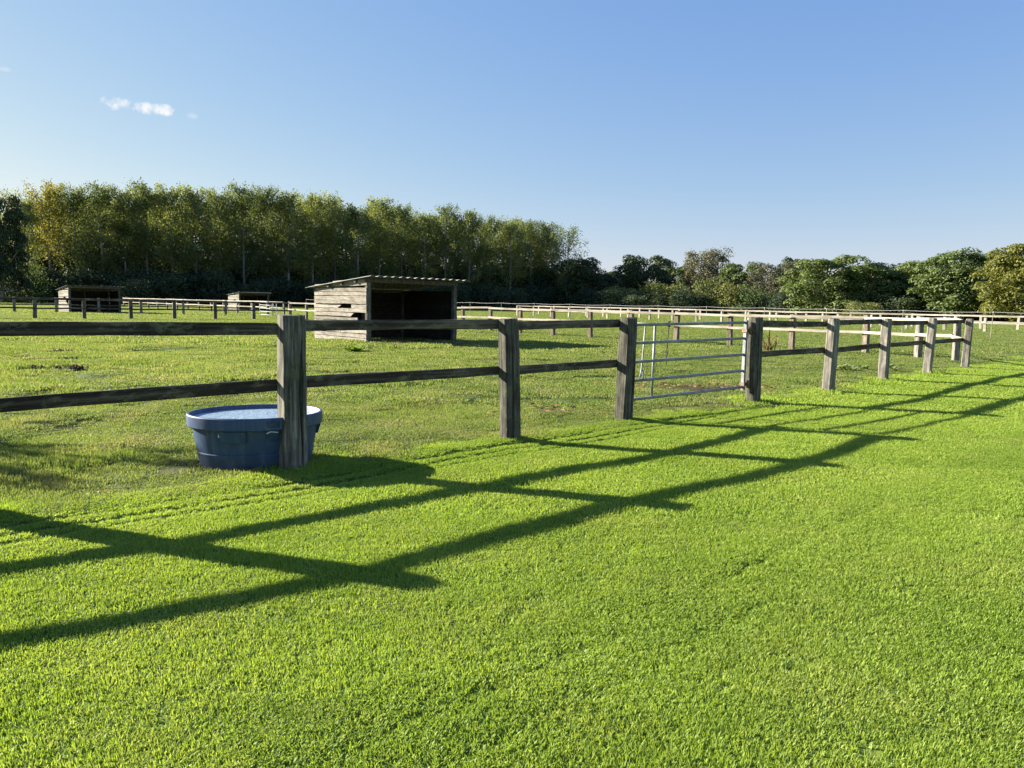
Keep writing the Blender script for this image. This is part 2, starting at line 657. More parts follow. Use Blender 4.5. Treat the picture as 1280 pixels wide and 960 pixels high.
# ------------------------------------------------------------------ ground sheet, out to the horizon
rad = np.concatenate([[0.0], np.geomspace(0.7, 36, 250), np.geomspace(37, 9000, 70)])
th = np.concatenate([np.linspace(R(25), R(155), 430, endpoint=False), np.linspace(R(155), R(385), 130, endpoint=False)])
NA, NR = len(th), len(rad) - 1
rr, tt = np.meshgrid(rad[1:], th, indexing='ij')
gx, gy = (rr * np.cos(tt)).ravel(), (rr * np.sin(tt)).ravel()
gz = height(gx, gy) - 0.010
gv = np.vstack([[0, 0, hgt(0, 0)], np.column_stack([gx, gy, gz])])
gf = [(0, 1 + k, 1 + (k + 1) % NA) for k in range(NA)]
for i in range(NR - 1):
    b = 1 + i * NA
    for k in range(NA):
        k2 = (k + 1) % NA
        gf.append((b + k, b + NA + k, b + NA + k2, b + k2))
gm = mesh('ground', gv, gf, GROUND, True)
da = gm.attributes.new('dirt', 'FLOAT', 'POINT')
da.data.foreach_set('value', dirt(gv[:, 0], gv[:, 1]).astype(np.float32))
tag(obj('ground', gm), kind='structure')

# pale farm track far behind the paddocks
pv, pf = [], []
for i in range(41):
    u = -60 + i * 3.4
    y = 158 + 3.0 * math.sin(u * 0.04)
    pv += [(u, y, 0.012), (u, y + 5.0, 0.012)]
    if i:
        pf.append((2 * i - 2, 2 * i, 2 * i + 1, 2 * i - 1))
tag(obj('path', mesh('path', pv, pf, PATHM)), kind='structure')


# ------------------------------------------------------------------ grass
def blade_patch(name, size, n, hmin, hmax, wmin, wmax, lean, mat, seed, leafy=0.0):
    g = np.random.default_rng(seed)
    ang = g.random(n) * 2 * np.pi
    r = size * np.sqrt(g.random(n))
    px, py = r * np.cos(ang), r * np.sin(ang)
    h = hmin + (hmax - hmin) * g.random(n) ** 1.3
    w = wmin + (wmax - wmin) * g.random(n)
    az = g.random(n) * 2 * np.pi
    le = lean * (0.25 + 0.75 * g.random(n))
    lf = g.random(n) < leafy
    w = np.where(lf, w * 2.2, w)
    h = np.where(lf, h * 0.8, h)
    le = np.where(lf, le * 1.5, le)
    dx, dy = np.cos(az), np.sin(az)
    sx, sy = -dy, dx
    V = np.zeros((n, 5, 3))
    for k, (t, ww) in enumerate(((0, 1), (0, -1), (0.6, -0.85), (0.6, 0.85), (1.0, 0))):
        off = le * h * (t ** 1.6)
        V[:, k, 0] = px + dx * off + sx * w * ww * 0.5
        V[:, k, 1] = py + dy * off + sy * w * ww * 0.5
        V[:, k, 2] = -0.01 + (h * t) * np.sqrt(np.maximum(0.15, 1 - (le * t * 0.7) ** 2))
    base = np.arange(n)[:, None] * 5
    q = base + np.array([[0, 1, 2, 3]])
    tr = base + np.array([[3, 2, 4]])
    me = bpy.data.meshes.new(name)
    me.vertices.add(n * 5)
    me.vertices.foreach_set('co', V.reshape(-1).astype(np.float32))
    me.loops.add(n * 7)
    loops = np.concatenate([q, tr], axis=1).reshape(-1)
    me.loops.foreach_set('vertex_index', loops.astype(np.int32))
    me.polygons.add(n * 2)
    st = (np.arange(n)[:, None] * 7 + np.array([[0, 4]])).reshape(-1)
    me.polygons.foreach_set('loop_start', st.astype(np.int32))
    me.update(calc_edges=True)
    tn = me.attributes.new('tint', 'FLOAT', 'POINT')
    tn.data.foreach_set('value', np.repeat(g.random(n), 5).astype(np.float32))
    me.materials.append(mat)
    return me


def scatter(name, label, patches, layers):
    """points with an id, a turn and a size each; geometry nodes plant the patches there"""
    coll = bpy.data.collections.new(name + ' patches')
    for i, me in enumerate(patches):
        o = bpy.data.objects.new('patch%02d_%s' % (i, name), me)
        coll.objects.link(o)
    P, I, RZ, SC = [], [], [], []
    for (x, y, z, idx, sc) in layers:
        P.append(np.column_stack([x, y, z]))
        I.append(idx)
        SC.append(sc)
        RZ.append(rng.random(len(x)) * 2 * np.pi)
    P, I, RZ, SC = np.vstack(P), np.concatenate(I), np.concatenate(RZ), np.vstack(SC)
    me = bpy.data.meshes.new(name)
    me.vertices.add(len(P))
    me.vertices.foreach_set('co', P.reshape(-1).astype(np.float32))
    a = me.attributes.new('pick', 'INT', 'POINT')
    a.data.foreach_set('value', I.astype(np.int32))
    rot = np.zeros((len(P), 3), np.float32)
    rot[:, 2] = RZ
    a = me.attributes.new('turn', 'FLOAT_VECTOR', 'POINT')
    a.data.foreach_set('vector', rot.reshape(-1))
    a = me.attributes.new('size', 'FLOAT_VECTOR', 'POINT')
    a.data.foreach_set('vector', SC.reshape(-1).astype(np.float32))
    ob = obj(name, me)
    tag(ob, label, 'grass', kind='stuff')
    ng = bpy.data.node_groups.new(name, 'GeometryNodeTree')
    ng.interface.new_socket('Geometry', in_out='INPUT', socket_type='NodeSocketGeometry')
    ng.interface.new_socket('Geometry', in_out='OUTPUT', socket_type='NodeSocketGeometry')
    N = ng.nodes.new
    gi, go = N('NodeGroupInput'), N('NodeGroupOutput')
    ci = N('GeometryNodeCollectionInfo')
    ci.inputs['Collection'].default_value = coll
    ci.inputs['Separate Children'].default_value = True
    ci.inputs['Reset Children'].default_value = True
    ip = N('GeometryNodeInstanceOnPoints')
    ip.inputs['Pick Instance'].default_value = True
    L = ng.links.new
    for nm, ty, sk in (('pick', 'INT', 'Instance Index'), ('turn', 'FLOAT_VECTOR', 'Rotation'), ('size', 'FLOAT_VECTOR', 'Scale')):
        na = N('GeometryNodeInputNamedAttribute')
        na.data_type = ty
        na.inputs['Name'].default_value = nm
        out = [s for s in na.outputs if s.enabled and s.name == 'Attribute'][0]
        L(out, ip.inputs[sk])
    L(gi.outputs[0], ip.inputs['Points'])
    L(ci.outputs[0], ip.inputs['Instance'])
    L(ip.outputs[0], go.inputs[0])
    md = ob.modifiers.new('plant', 'NODES')
    md.node_group = ng
    return ob


def jitter_grid(y0, y1, step, k=0.86, margin=1.8):
    """jittered points on the ground that lies in front of the viewpoint"""
    out = []
    ys = np.arange(y0, y1, step)
    for y in ys:
        h = k * y + margin
        xs = np.arange(-h, h, step)
        out.append(np.column_stack([xs, np.full(len(xs), y)]))
    p = np.vstack(out)
    p += (rng.random(p.shape) - 0.5) * step
    return p[:, 0], p[:, 1]


def near_post(x, y):
    """the mower cannot reach the foot of a post: 0..1"""
    m = np.zeros(len(x))
    for (px, py) in ((-3.62, 4.92), (-1.92, 6.57), (-0.01, 8.21), (1.47, 9.85), (3.82, 11.92), (5.80, 13.80), (7.98, 16.20), (10.02, 18.22), (12.22, 20.36)):
        m = np.maximum(m, np.exp(-(((x - px) ** 2 + (y - py) ** 2) / 0.24 ** 2)))
    return m


TANK_C = (-2.33, 6.83)
lawn_layers, pad_layers = [], []
#         y0   y1   step  first patch index
for (y0, y1, step, i0, nvar) in ((1.5, 5.2, 0.125, 0, 3), (5.2, 11.0, 0.17, 3, 3), (11.0, 24.0, 0.34, 6, 2), (24.0, 62.0, 0.75, 8, 2), (62.0, 190.0, 2.3, 10, 2)):
    x, y = jitter_grid(y0, y1, step)
    s = fence_side(x, y)
    edge = (vnoise(x, y, 0.5) - 0.5) * 0.7
    lawn = s + edge > 0.05
    d = dirt(x, y)
    far = np.hypot(x, y)
    # mown strip
    strip = (((s > 0.14) & (s < 1.06)) | ((s > 3.78) & (s < 4.45)) | ((s > 5.55) & (s < 5.95))) & (y < 10.5)
    q = lawn & ~strip
    xs, ys, dd = x[q], y[q], d[q]
    keep = (rng.random(len(xs)) > dd * 1.1)
    xs, ys = xs[keep], ys[keep]
    tr = tracks(xs, ys)
    sc = 0.58 + 0.42 * vnoise(xs, ys, 0.55) + 0.55 * (vnoise(xs + 9, ys, 0.13) - 0.3) + 0.30 * rng.random(len(xs))
    sc = np.clip(sc, 0.25, 2)
    zz = sc * (1 - 0.8 * tr)
    zz = zz * (1 + 0.35 * np.exp(-((fence_side(xs, ys) - 0.15) / 0.2) ** 2)) * (1 + 1.5 * near_post(xs, ys))
    lawn_layers.append((xs, ys, height(xs, ys), rng.integers(i0, i0 + nvar, len(xs)), np.column_stack([sc * 0 + 1, sc * 0 + 1, zz])))
    # paddock
    q = ~lawn & (((x - TANK_C[0]) / 0.55) ** 2 + ((y - TANK_C[1]) / 0.45) ** 2 > 0.75)
    xs, ys, dd = x[q], y[q], d[q]
    keep = rng.random(len(xs)) > dd * 1.15
    xs, ys = xs[keep], ys[keep]
    rough = vnoise(xs, ys, 1.9) * 0.6 + vnoise(xs + 13, ys, 0.7) * 0.4
    grazed = np.clip(1.25 - np.abs(ys - 19) / 14, 0, 1) * np.clip((3.5 - xs) / 5, 0.1, 1)    # the long, ungrazed belt
    tuft = np.clip((rough - 0.52 + 0.16 * grazed) * 5, 0, 1)
    zz = 0.30 + 0.60 * vnoise(xs, ys, 0.4) + 2.0 * tuft * (0.3 + 0.7 * grazed) + 0.15 * rng.random(len(xs))
    zz = np.where(ys > 60, 0.8 + 0.4 * rough, zz) * (1 + 1.5 * near_post(xs, ys))
    pad_layers.append((xs, ys, height(xs, ys), rng.integers(i0, i0 + nvar, len(xs)), np.column_stack([zz * 0 + 1, zz * 0 + 1, zz])))


# the ragged mowing edge and the wheel marks need finer planting
for (s0, s1, a0, a1) in ((0.08, 1.12, -7.0, 8.5), (3.72, 4.51, -7.0, 9.5), (5.5, 6.0, -7.0, 11.0)):
    st_ = 0.045
    aa, ss = np.meshgrid(np.arange(a0, a1, st_), np.arange(s0, s1, st_))
    aa, ss = (aa + (rng.random(aa.shape) - 0.5) * st_).ravel(), (ss + (rng.random(aa.shape) - 0.5) * st_).ravel()
    xs, ys = FP[0] + FD[0] * aa + FN[0] * ss, FP[1] + FD[1] * aa + FN[1] * ss
    keep = (ys > 1.5) & (ys < 10.55) & (np.abs(xs) < 0.86 * ys + 1.5) & (rng.random(len(xs)) > np.clip(tracks(xs, ys) * 1.25 - 0.1, 0, 1))
    xs, ys = xs[keep], ys[keep]
    zz = (0.62 + 0.45 * vnoise(xs, ys, 0.55) + 0.25 * rng.random(len(xs))) * (1 - 0.75 * tracks(xs, ys)) * (1 + 0.5 * near_post(xs, ys))
    lawn_layers.append((xs, ys, height(xs, ys), rng.integers(12, 14, len(xs)), np.column_stack([zz * 0 + 1, zz * 0 + 1, zz])))


def lods(pre, mat, hk, leafy, k):
    L = []
    for i in range(3):
        L.append(blade_patch(pre + '_near', 0.12, 430, 0.012 * hk, 0.028 * hk, 0.0022, 0.0047, 0.75, mat, k + i, leafy))
    for i in range(3):
        L.append(blade_patch(pre + '_close', 0.17, 400, 0.012 * hk, 0.031 * hk, 0.0032, 0.0066, 0.75, mat, k + 10 + i, leafy))
    for i in range(2):
        L.append(blade_patch(pre + '_mid', 0.34, 470, 0.014 * hk, 0.040 * hk, 0.008, 0.016, 0.85, mat, k + 20 + i))
    for i in range(2):
        L.append(blade_patch(pre + '_far', 0.80, 700, 0.02 * hk, 0.055 * hk, 0.020, 0.040, 0.85, mat, k + 30 + i))
    for i in range(2):
        L.append(blade_patch(pre + '_remote', 2.4, 800, 0.03 * hk, 0.08 * hk, 0.06, 0.12, 0.8, mat, k + 40 + i))
    for i in range(2):
        L.append(blade_patch(pre + '_edge', 0.042, 54, 0.012 * hk, 0.029 * hk, 0.0028, 0.0056, 0.75, mat, k + 50 + i, leafy))
    return L


scatter('lawn_grass', 'short mown bright green grass of the strip in front of the fence', lods('lawn', LAWN_BLADE, 1.0, 0.30, 100), lawn_layers)
scatter('paddock_grass', 'rough tufted olive green paddock grass behind the near fence', lods('paddock', PAD_BLADE, 1.10, 0.15, 200), pad_layers)


# ------------------------------------------------------------------ fences
def post_mesh(seed, w, d, h, mat, crack=True, levels=9):
    g = random.Random(seed)
    cx = g.uniform(-0.2, 0.35) * w
    cut0, cut1 = g.uniform(0, 0.25), g.uniform(0.75, 1.05)
    ch = 0.012 + g.random() * 0.01
    V, Fs = [], []
    ph = [g.uniform(0, 6.28) for _ in range(6)]
    deep = g.uniform(0.04, 0.065) if crack else 0.0
    top_j = [g.uniform(-0.012, 0.006) for _ in range(16)]
    for i in range(levels + 1):
        t = i / levels
        z = -0.25 + (h + 0.25) * t
        k = 1.03 - 0.06 * t + 0.012 * math.sin(5 * t + ph[0])
        ox, oy = 0.008 * math.sin(3.1 * t + ph[1]), 0.008 * math.sin(2.6 * t + ph[2])
        a, b = w / 2 * k, d / 2 * k
        c = ch * (2.0 if i == levels else 1.0)
        q = max(0.0, math.sin(math.pi * min(1, max(0, (t - cut0) / (cut1 - cut0)))))
        gw = 0.005 + 0.019 * q * (0.7 + 0.3 * math.sin(9 * t + ph[3]))
        gd = deep * q
        xx = cx * (1 + 0.10 * math.sin(4 * t + ph[4]))
        ring = [(-a + c, -b), (xx - gw, -b), (xx, -b + gd), (xx + gw, -b), (a - c, -b), (a, -b + c), (a + 0.004 * math.sin(8 * t + ph[5]), 0), (a, b - c),
                (a - c, b), (0, b), (-a + c, b), (-a, b - c), (-a - 0.006 * math.sin(7 * t + ph[3]), 0.0), (-a, -b + c)]
        for j, (x, y) in enumerate(ring):
            jj = 0.0025
            zz = z + (top_j[j] if i == levels else 0)
            V.append((x + ox + g.uniform(-jj, jj), y + oy + g.uniform(-jj, jj), zz))
    n = 14
    for i in range(levels):
        for j in range(n):
            j2 = (j + 1) % n
            Fs.append((i * n + j, i * n + j2, (i + 1) * n + j2, (i + 1) * n + j))
    V.append((0, 0, h + 0.004))
    c = len(V) - 1
    for j in range(n):
        Fs.append((levels * n + j, levels * n + (j + 1) % n, c))
    return mesh('post', V, Fs, mat)


def rail_mesh(seed, th, hh, mat, segs=8):
    """unit-long rail, 0..1 along x, centred on y and z"""
    g = random.Random(seed)
    V, Fs = [], []
    ph = [g.uniform(0, 6.28) for _ in range(4)]
    for i in range(segs + 1):
        t = i / segs
        wz, wy = 0.006 * math.sin(3.14 * t) * math.sin(ph[0]) - 0.004 * math.sin(3.14 * t), 0.006 * math.sin(4 * t + ph[1])
        a, b = th / 2, hh / 2 * (1 + 0.05 * math.sin(5 * t + ph[2]))
        c = 0.006
        for (y, z) in ((-a, -b + c), (-a, b - c), (-a + c, b), (a - c, b), (a, b - c), (a, -b + c), (a - c, -b), (-a + c, -b)):
            V.append((t, y + wy + g.uniform(-.002, .002), z + wz + g.uniform(-.003, .003)))
    n = 8
    for i in range(segs):
        for j in range(n):
            j2 = (j + 1) % n
            Fs.append((i * n + j2, i * n + j, (i + 1) * n + j, (i + 1) * n + j2))
    Fs.append(tuple(range(n)))
    Fs.append(tuple(range(segs * n, segs * n + n))[::-1])
    return mesh('rail', V, Fs, mat)


PW, PD, PH = 0.205, 0.160, 1.325
POSTS_A = [post_mesh(s, PW, PD, PH, POST, True, 12) for s in range(4)]
POSTS_B = [post_mesh(20 + s, 0.20, 0.16, PH, POST_BROWN, True, 10) for s in range(4)]
POSTS_G = [post_mesh(40 + s, 0.20, 0.165, PH, POST_GREY, s % 2 == 0, 10) for s in range(4)]
POSTS_FAR = [post_mesh(60 + s, 0.20, 0.15, 1.28, POST_GREY, False, 4) for s in range(3)]
POSTS_PALE = [post_mesh(80 + s, 0.21, 0.16, 1.30, POST_PALE, False, 4) for s in range(3)]
POSTS_FARD = [post_mesh(70 + s, 0.22, 0.17, 1.28, POST, False, 4) for s in range(3)]
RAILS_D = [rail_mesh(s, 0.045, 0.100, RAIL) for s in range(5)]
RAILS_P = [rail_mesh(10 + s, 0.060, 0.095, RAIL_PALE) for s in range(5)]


def fence(label, pts, posts, rails, inside=1, zs=(1.235, 0.735), group=None, hpost=None, skip=(), name='post_and_rail_fence', off=None, twist=4.0, sag=None, lean=1.0):
    """pts run along the fence; inside=+1: rails nailed on the left of the run"""
    root = empty(name, (pts[0][0], pts[0][1], 0))
    tag(root, label, 'fence', group)
    g = random.Random(len(label) * 7 + len(pts))
    base = Vector((pts[0][0], pts[0][1], 0))
    P = [Vector((p[0], p[1], 0)) for p in pts]
    dirs = []
    for i in range(len(P)):
        t = P[min(i + 1, len(P) - 1)] - P[max(i - 1, 0)]
        dirs.append(math.atan2(t.y, t.x))
    for i, p in enumerate(P):
        me = posts[i] if isinstance(posts, dict) else posts[g.randrange(len(posts))]
        o = obj('post', me, root, p - base + Vector((0, 0, hgt(p.x, p.y) * 0.6)),
                (R(g.uniform(-1.3, 1.3)) * lean, R(g.uniform(-1.2, 1.2)) * lean, dirs[i] + R(g.uniform(-twist, twist))), (g.uniform(0.96, 1.04), g.uniform(0.95, 1.05), g.uniform(0.985, 1.015)))
    th = off if off is not None else 0.115
    for i in range(len(P) - 1):
        if i in skip:
            continue
        na = Vector((-math.sin(dirs[i]), math.cos(dirs[i]), 0)) * inside * th
        nb = Vector((-math.sin(dirs[i + 1]), math.cos(dirs[i + 1]), 0)) * inside * th
        for k, z in enumerate(zs):
            a, b = P[i] + na, P[i + 1] + nb
            d = b - a
            a, b = a + d * 0.001, b - d * 0.001
            za, zb = z + g.uniform(-0.018, 0.018) + hgt(P[i].x, P[i].y) * 0.6, z + g.uniform(-0.018, 0.018) + hgt(P[i + 1].x, P[i + 1].y) * 0.6
            za, zb = za + (sag or {}).get((i, k), 0), zb + (sag or {}).get((i + 1, k), 0)
            L = (b - a).length
            rl = rails[i] if isinstance(rails, dict) else rails
            obj('rail', rl[g.randrange(len(rl))], root, a - base + Vector((0, 0, za)), (0, -math.atan2(zb - za, L), math.atan2(d.y, d.x)), (math.hypot(L, zb - za), 1, 1))
    return root


# near fence, left of the gate (three posts stand in view, two more beyond the left edge)
A1 = [(-5.62, 3.68), (-3.62, 4.92), (-1.92, 6.57), (-0.01, 8.21), (1.47, 9.85)]
# near fence right of the gate, round the corner, then away to the left behind the shelter
A2 = [(3.82, 11.92), (5.80, 13.80), (7.98, 16.20), (10.02, 18.22), (12.22, 20.36), (12.98, 22.15), (13.00, 24.25), (12.35, 26.50)]
DV = Vector((-0.7071, 0.7071, 0))
for x_ in (992, 914, 847, 790, 739, 692, 651, 613, 579):
    r_ = br(x_)
    yy = 38.9 / (1 + r_)
    A2.append((r_ * yy, yy))
lx, ly = A2[-1]
EC = (-16.75, 56.9)
ncol = 8
for i in range(1, ncol + 1):
    A2.append((lx + (EC[0] - lx) * i / ncol, ly + (EC[1] - ly) * i / ncol))

fence('dark nearest post and rail fence from the left edge past the trough to gate', A1,
      {0: POSTS_A[1], 1: POSTS_A[2], 2: POSTS_A[0], 3: POSTS_A[3], 4: POSTS_A[2]}, RAILS_D, 1, off=0.112, sag={(0, 1): -0.03, (1, 1): -0.04})
pm = {}
for i in range(len(A2)):
    pm[i] = POSTS_A[(i + 1) % 4] if i == 0 else (POSTS_G[i % 4] if i in (1, 2, 3, 4, 5, 6) else POSTS_B[i % 4])
rm = {i: (RAILS_D if i < 4 else RAILS_P) for i in range(len(A2))}  # from the corner on, rails take the painted sunlit tone
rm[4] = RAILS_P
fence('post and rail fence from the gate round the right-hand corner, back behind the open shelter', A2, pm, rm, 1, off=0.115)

# far side of the paddock, dark against the light
FA = EC
FE = (-36.2, 42.2)
n1 = 9
F1 = [(FA[0] + (FE[0] - FA[0]) * i / n1, FA[1] + (FE[1] - FA[1]) * i / n1) for i in range(n1 + 1)]
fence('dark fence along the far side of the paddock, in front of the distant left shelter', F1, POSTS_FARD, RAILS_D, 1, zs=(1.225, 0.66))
# second one across the lane
F2 = []
for i in range(9):
    x_ = 335 - i * 53.0
    yy = 68.5 - 0.86 * i
    F2.append((br(x_) * yy, yy))
fence('grey fence beyond the lane, with posts right before the distant left shelter', F2, POSTS_FAR, RAILS_D, -1, zs=(1.20, 0.66))
# pale rails running away towards the wood
G0 = (-20.9, 69.2)
F3 = [(G0[0] - 2.35 * i, G0[1] + 2.55 * i) for i in range(15)]
fence('pale sunlit fence running away to the wood right of the distant left shelter', F3, POSTS_FAR, RAILS_P, 1, zs=(1.24, 0.72), group=None)
# right: long pale double fence of the next paddocks
F4 = []
t0 = (41.9, 56.6)
for i in range(21):
    F4.append((t0[0] - 2.07 * i, t0[1] + 2.07 * i))
fence('long pale sunlit fence of the next paddock, behind the corner on the right', F4, POSTS_PALE, RAILS_P, 1, zs=(1.24, 0.70))
F6 = []
t1 = (52.0, 62.4)
for i in range(24):
    F6.append((t1[0] - 2.10 * i, t1[1] + 2.10 * i))
fence('farthest pale fence, a thin double line low before the right-hand trees', F6, POSTS_PALE, RAILS_P, 1, zs=(1.24, 0.70))

# electric wire on thin stakes
wroot = empty('wire_fence', (0, 0, 0))
tag(wroot, 'electric wire on thin stakes running just above the pale rails of the middle fence', 'wire fence')
sm = MB()
sm.tube([(0, 0, -0.2), (0.004, 0, 0.8), (0, 0.003, 1.56)], [0.024, 0.022, 0.020], 6)
stake_me = sm.build('stake', STAKE)
cm = MB()
cm.tube([(0, 0, 0), (0, 0, 0.05)], 0.03, 6)
cap_me = cm.build('insulator', WIRE)
WS, tops = 72.0, []
x0, y0 = 32.5, 39.5
n = 0
p = Vector((31.2, 40.8, 0))
while p.x > -29:
    st = obj('stake', stake_me, wroot, p, (R(random.uniform(-1.5, 1.5)), R(random.uniform(-1.5, 1.5)), 0))
    obj('insulator', cap_me, st, (0, 0, 1.53))
    tops.append(p + Vector((0, 0, 1.555)))
    s = 4.6 * random.uniform(0.94, 1.06)
    p = p + DV * s
wm = MB()
for a, b in zip(tops[:-1], tops[1:]):
    pts = []
    for k in range(5):
        q = a.lerp(b, k / 4)
        q.z -= 0.05 * math.sin(math.pi * k / 4)
        pts.append(q)
    wm.tube(pts, 0.010, 4, cap=False)
obj('wire', wm.build('wire', WIRE), wroot)

# ------------------------------------------------------------------ gate
ga, gb = Vector((1.50, 10.06, 0)), Vector((3.66, 11.86, 0))
gd = gb - ga
GL = gd.length
gate = empty('metal_gate', (ga.x, ga.y, 0), math.atan2(gd.y, gd.x))
tag(gate, 'galvanised five-bar metal gate hung between two wooden posts of the near fence', 'gate')
GZ = (0.235, 0.49, 0.745, 1.0, 1.245)
for k, z in enumerate(GZ):
    m_ = MB()
    zt = 0.018
    m_.tube([(0.0, 0, z - 0.012), (GL * 0.5, 0, z), (GL - 0.02, 0, z + 0.018)], 0.021, 10)
    obj('bar', m_.build('bar', GALV, True), gate)
m_ = MB()
m_.box(GL - 0.06, GL - 0.012, -0.026, 0.024, 0.20, 1.30)
obj('stile', m_.build('stile', GALV), gate)
m_ = MB()
m_.box(-0.03, 0.012, -0.022, 0.022, 0.19, 1.27)
obj('stile', m_.build('stile', GALV), gate)
m_ = MB()
m_.tube([(0.60, 0.024, 0.22), (0.615, 0.024, 0.75), (0.62, 0.024, 1.25)], 0.018, 8)
obj('brace', m_.build('brace', GALV, True), gate)
m_ = MB()
m_.tube([(0.335, 0.03, 0.48), (0.375, 0.032, 0.60), (0.40, 0.032, 0.85), (0.425, 0.03, 1.245)], 0.012, 6)
m_.tube([(0.43, 0.033, 0.47), (0.40, 0.034, 0.62)], 0.010, 6)
obj('brace', m_.build('brace', GALV, True), gate)
m_ = MB()
m_.tube([(0.93, 0.03, 1.26), (0.915, 0.035, 1.0), (0.905, 0.035, 0.66)], 0.008, 5)
m_.tube([(0.93, 0.03, 1.28), (0.93, 0.03, 1.20)], 0.018, 6)
obj('hanging_wire', m_.build('hanging_wire', BLACK), gate)
m_ = MB()
m_.tube([(-0.10, -0.05, 0.74), (0.0, -0.05, 0.755), (0.10, -0.045, 0.745)], 0.020, 6)
m_.box(-0.04, 0.05, -0.075, -0.03, 0.70, 0.80)
obj('latch', m_.build('latch', WIRE), gate)
for z in (0.30, 1.14):
    m_ = MB()
    m_.tube([(GL - 0.035, -0.04, z), (GL + 0.09, -0.05, z)], 0.022, 8)
    m_.tube([(GL + 0.02, -0.055, z - 0.06), (GL + 0.02, -0.055, z + 0.06)], 0.026, 8)
    m_.box(GL + 0.045, GL + 0.13, -0.075, -0.03, z - 0.035, z + 0.035)
    m_.box(GL - 0.075, GL + 0.0, -0.045, 0.040, z - 0.028, z + 0.028)
    obj('hinge', m_.build('hinge', RUSTY), gate)
g2 = copy_tree(gate)
g2.location = (-18.6, 59.6, 0)
g2.rotation_euler = (0, 0, R(135))
tag(g2, 'tiny far-off metal gate between fence posts left of the open shelter', 'gate')

# ------------------------------------------------------------------ water trough
trough = empty('water_trough', (TANK_C[0], TANK_C[1], hgt(*TANK_C)), R(20))
trough.scale = (0.925, 1.12, 1.0)
tag(trough, 'oval blue plastic water trough full of water behind the nearest fence post', 'water trough')
N_ = 72


def oval(a, b, z):
    return [(a * math.cos(2 * math.pi * k / N_), b * math.sin(2 * math.pi * k / N_), z) for k in range(N_)]


prof = [(0.516, 0.321, -0.03), (0.530, 0.335, 0.05), (0.552, 0.357, 0.128), (0.550, 0.355, 0.133), (0.536, 0.341, 0.134), (0.566, 0.370, 0.240), (0.564, 0.368, 0.246), (0.552, 0.356, 0.247),
        (0.586, 0.387, 0.345), (0.588, 0.389, 0.352), (0.626, 0.427, 0.356), (0.634, 0.435, 0.366), (0.637, 0.437, 0.440), (0.636, 0.436, 0.458), (0.628, 0.428, 0.466), (0.612, 0.412, 0.466),
        (0.603, 0.403, 0.455), (0.590, 0.392, 0.36), (0.565, 0.370, 0.22), (0.52, 0.32, 0.03)]
V, Fs = [], []
for (a, b, z) in prof:
    V += oval(a, b, z)
for i in range(len(prof) - 1):
    for k in range(N_):
        k2 = (k + 1) % N_
        Fs.append((i * N_ + k, i * N_ + k2, (i + 1) * N_ + k2, (i + 1) * N_ + k))
Fs.append(tuple(range((len(prof) - 1) * N_, len(prof) * N_)))
me = mesh('tub', V, Fs, TANK, True)
me.set_sharp_from_angle(angle=R(32)) if hasattr(me, 'set_sharp_from_angle') else None
obj('tub', me, trough)
me = mesh('water', oval(0.598, 0.399, 0.428), [tuple(range(N_))], WATER)
obj('water', me, trough)


def tub_point(ang, z, out):
    """on the tub's outer wall"""
    zz = [p[2] for p in prof[:13]]
    a = np.interp(z, zz, [p[0] for p in prof[:13]])
    b = np.interp(z, zz, [p[1] for p in prof[:13]])
    c, s_ = math.cos(ang), math.sin(ang)
    nx, ny = c / a, s_ / b
    L = math.hypot(nx, ny)
    return (a * c + nx / L * out, b * s_ + ny / L * out, z)


def tub_patch(name, a0, a1, z0, z1, out, mat):
    m_ = MB()
    nn = 6
    for k in range(nn):
        u, v = a0 + (a1 - a0) * k / nn, a0 + (a1 - a0) * (k + 1) / nn
        m_.quadbox([tub_point(u, z0, out), tub_point(v, z0, out), tub_point(v, z0, -0.01), tub_point(u, z0, -0.01),
                    tub_point(u, z1, out), tub_point(v, z1, out), tub_point(v, z1, -0.01), tub_point(u, z1, -0.01)])
    return obj(name, m_.build(name, mat), trough)


tub_patch('moulded_panel', R(237), R(260), 0.252, 0.352, 0.040, TANK)
tub_patch('moulded_panel', R(-12), R(12), 0.26, 0.345, 0.035, TANK)
tub_patch('moulded_panel', R(278), R(288), 0.255, 0.44, 0.022, TANK)
m_ = MB()
q0, q1, q2 = tub_point(R(234), 0.335, 0.008), tub_point(R(232), 0.258, 0.012), tub_point(R(236), 0.258, 0.012)
i_ = tub_point(R(234), 0.29, -0.01)
m_.v += [q0, q1, q2, i_]
m_.f += [(0, 1, 2), (0, 3, 1), (0, 2, 3), (1, 3, 2)]
obj('white_drip', m_.build('white_drip', WHITE), trough)

# small broken wire end at the post by the trough
m_ = MB()
m_.tube([(-2.02, 6.47, 0.335), (-2.07, 6.43, 0.345), (-2.10, 6.41, 0.33)], 0.006, 5)
tag(obj('wire_stub', m_.build('wire_stub', WIRE)), 'bent pale wire end sticking out of the nearest post near the ground', 'wire')

# ------------------------------------------------------------------ open shelters
SW, SDp, HF, HB = 4.15, 3.55, 2.30, 1.98


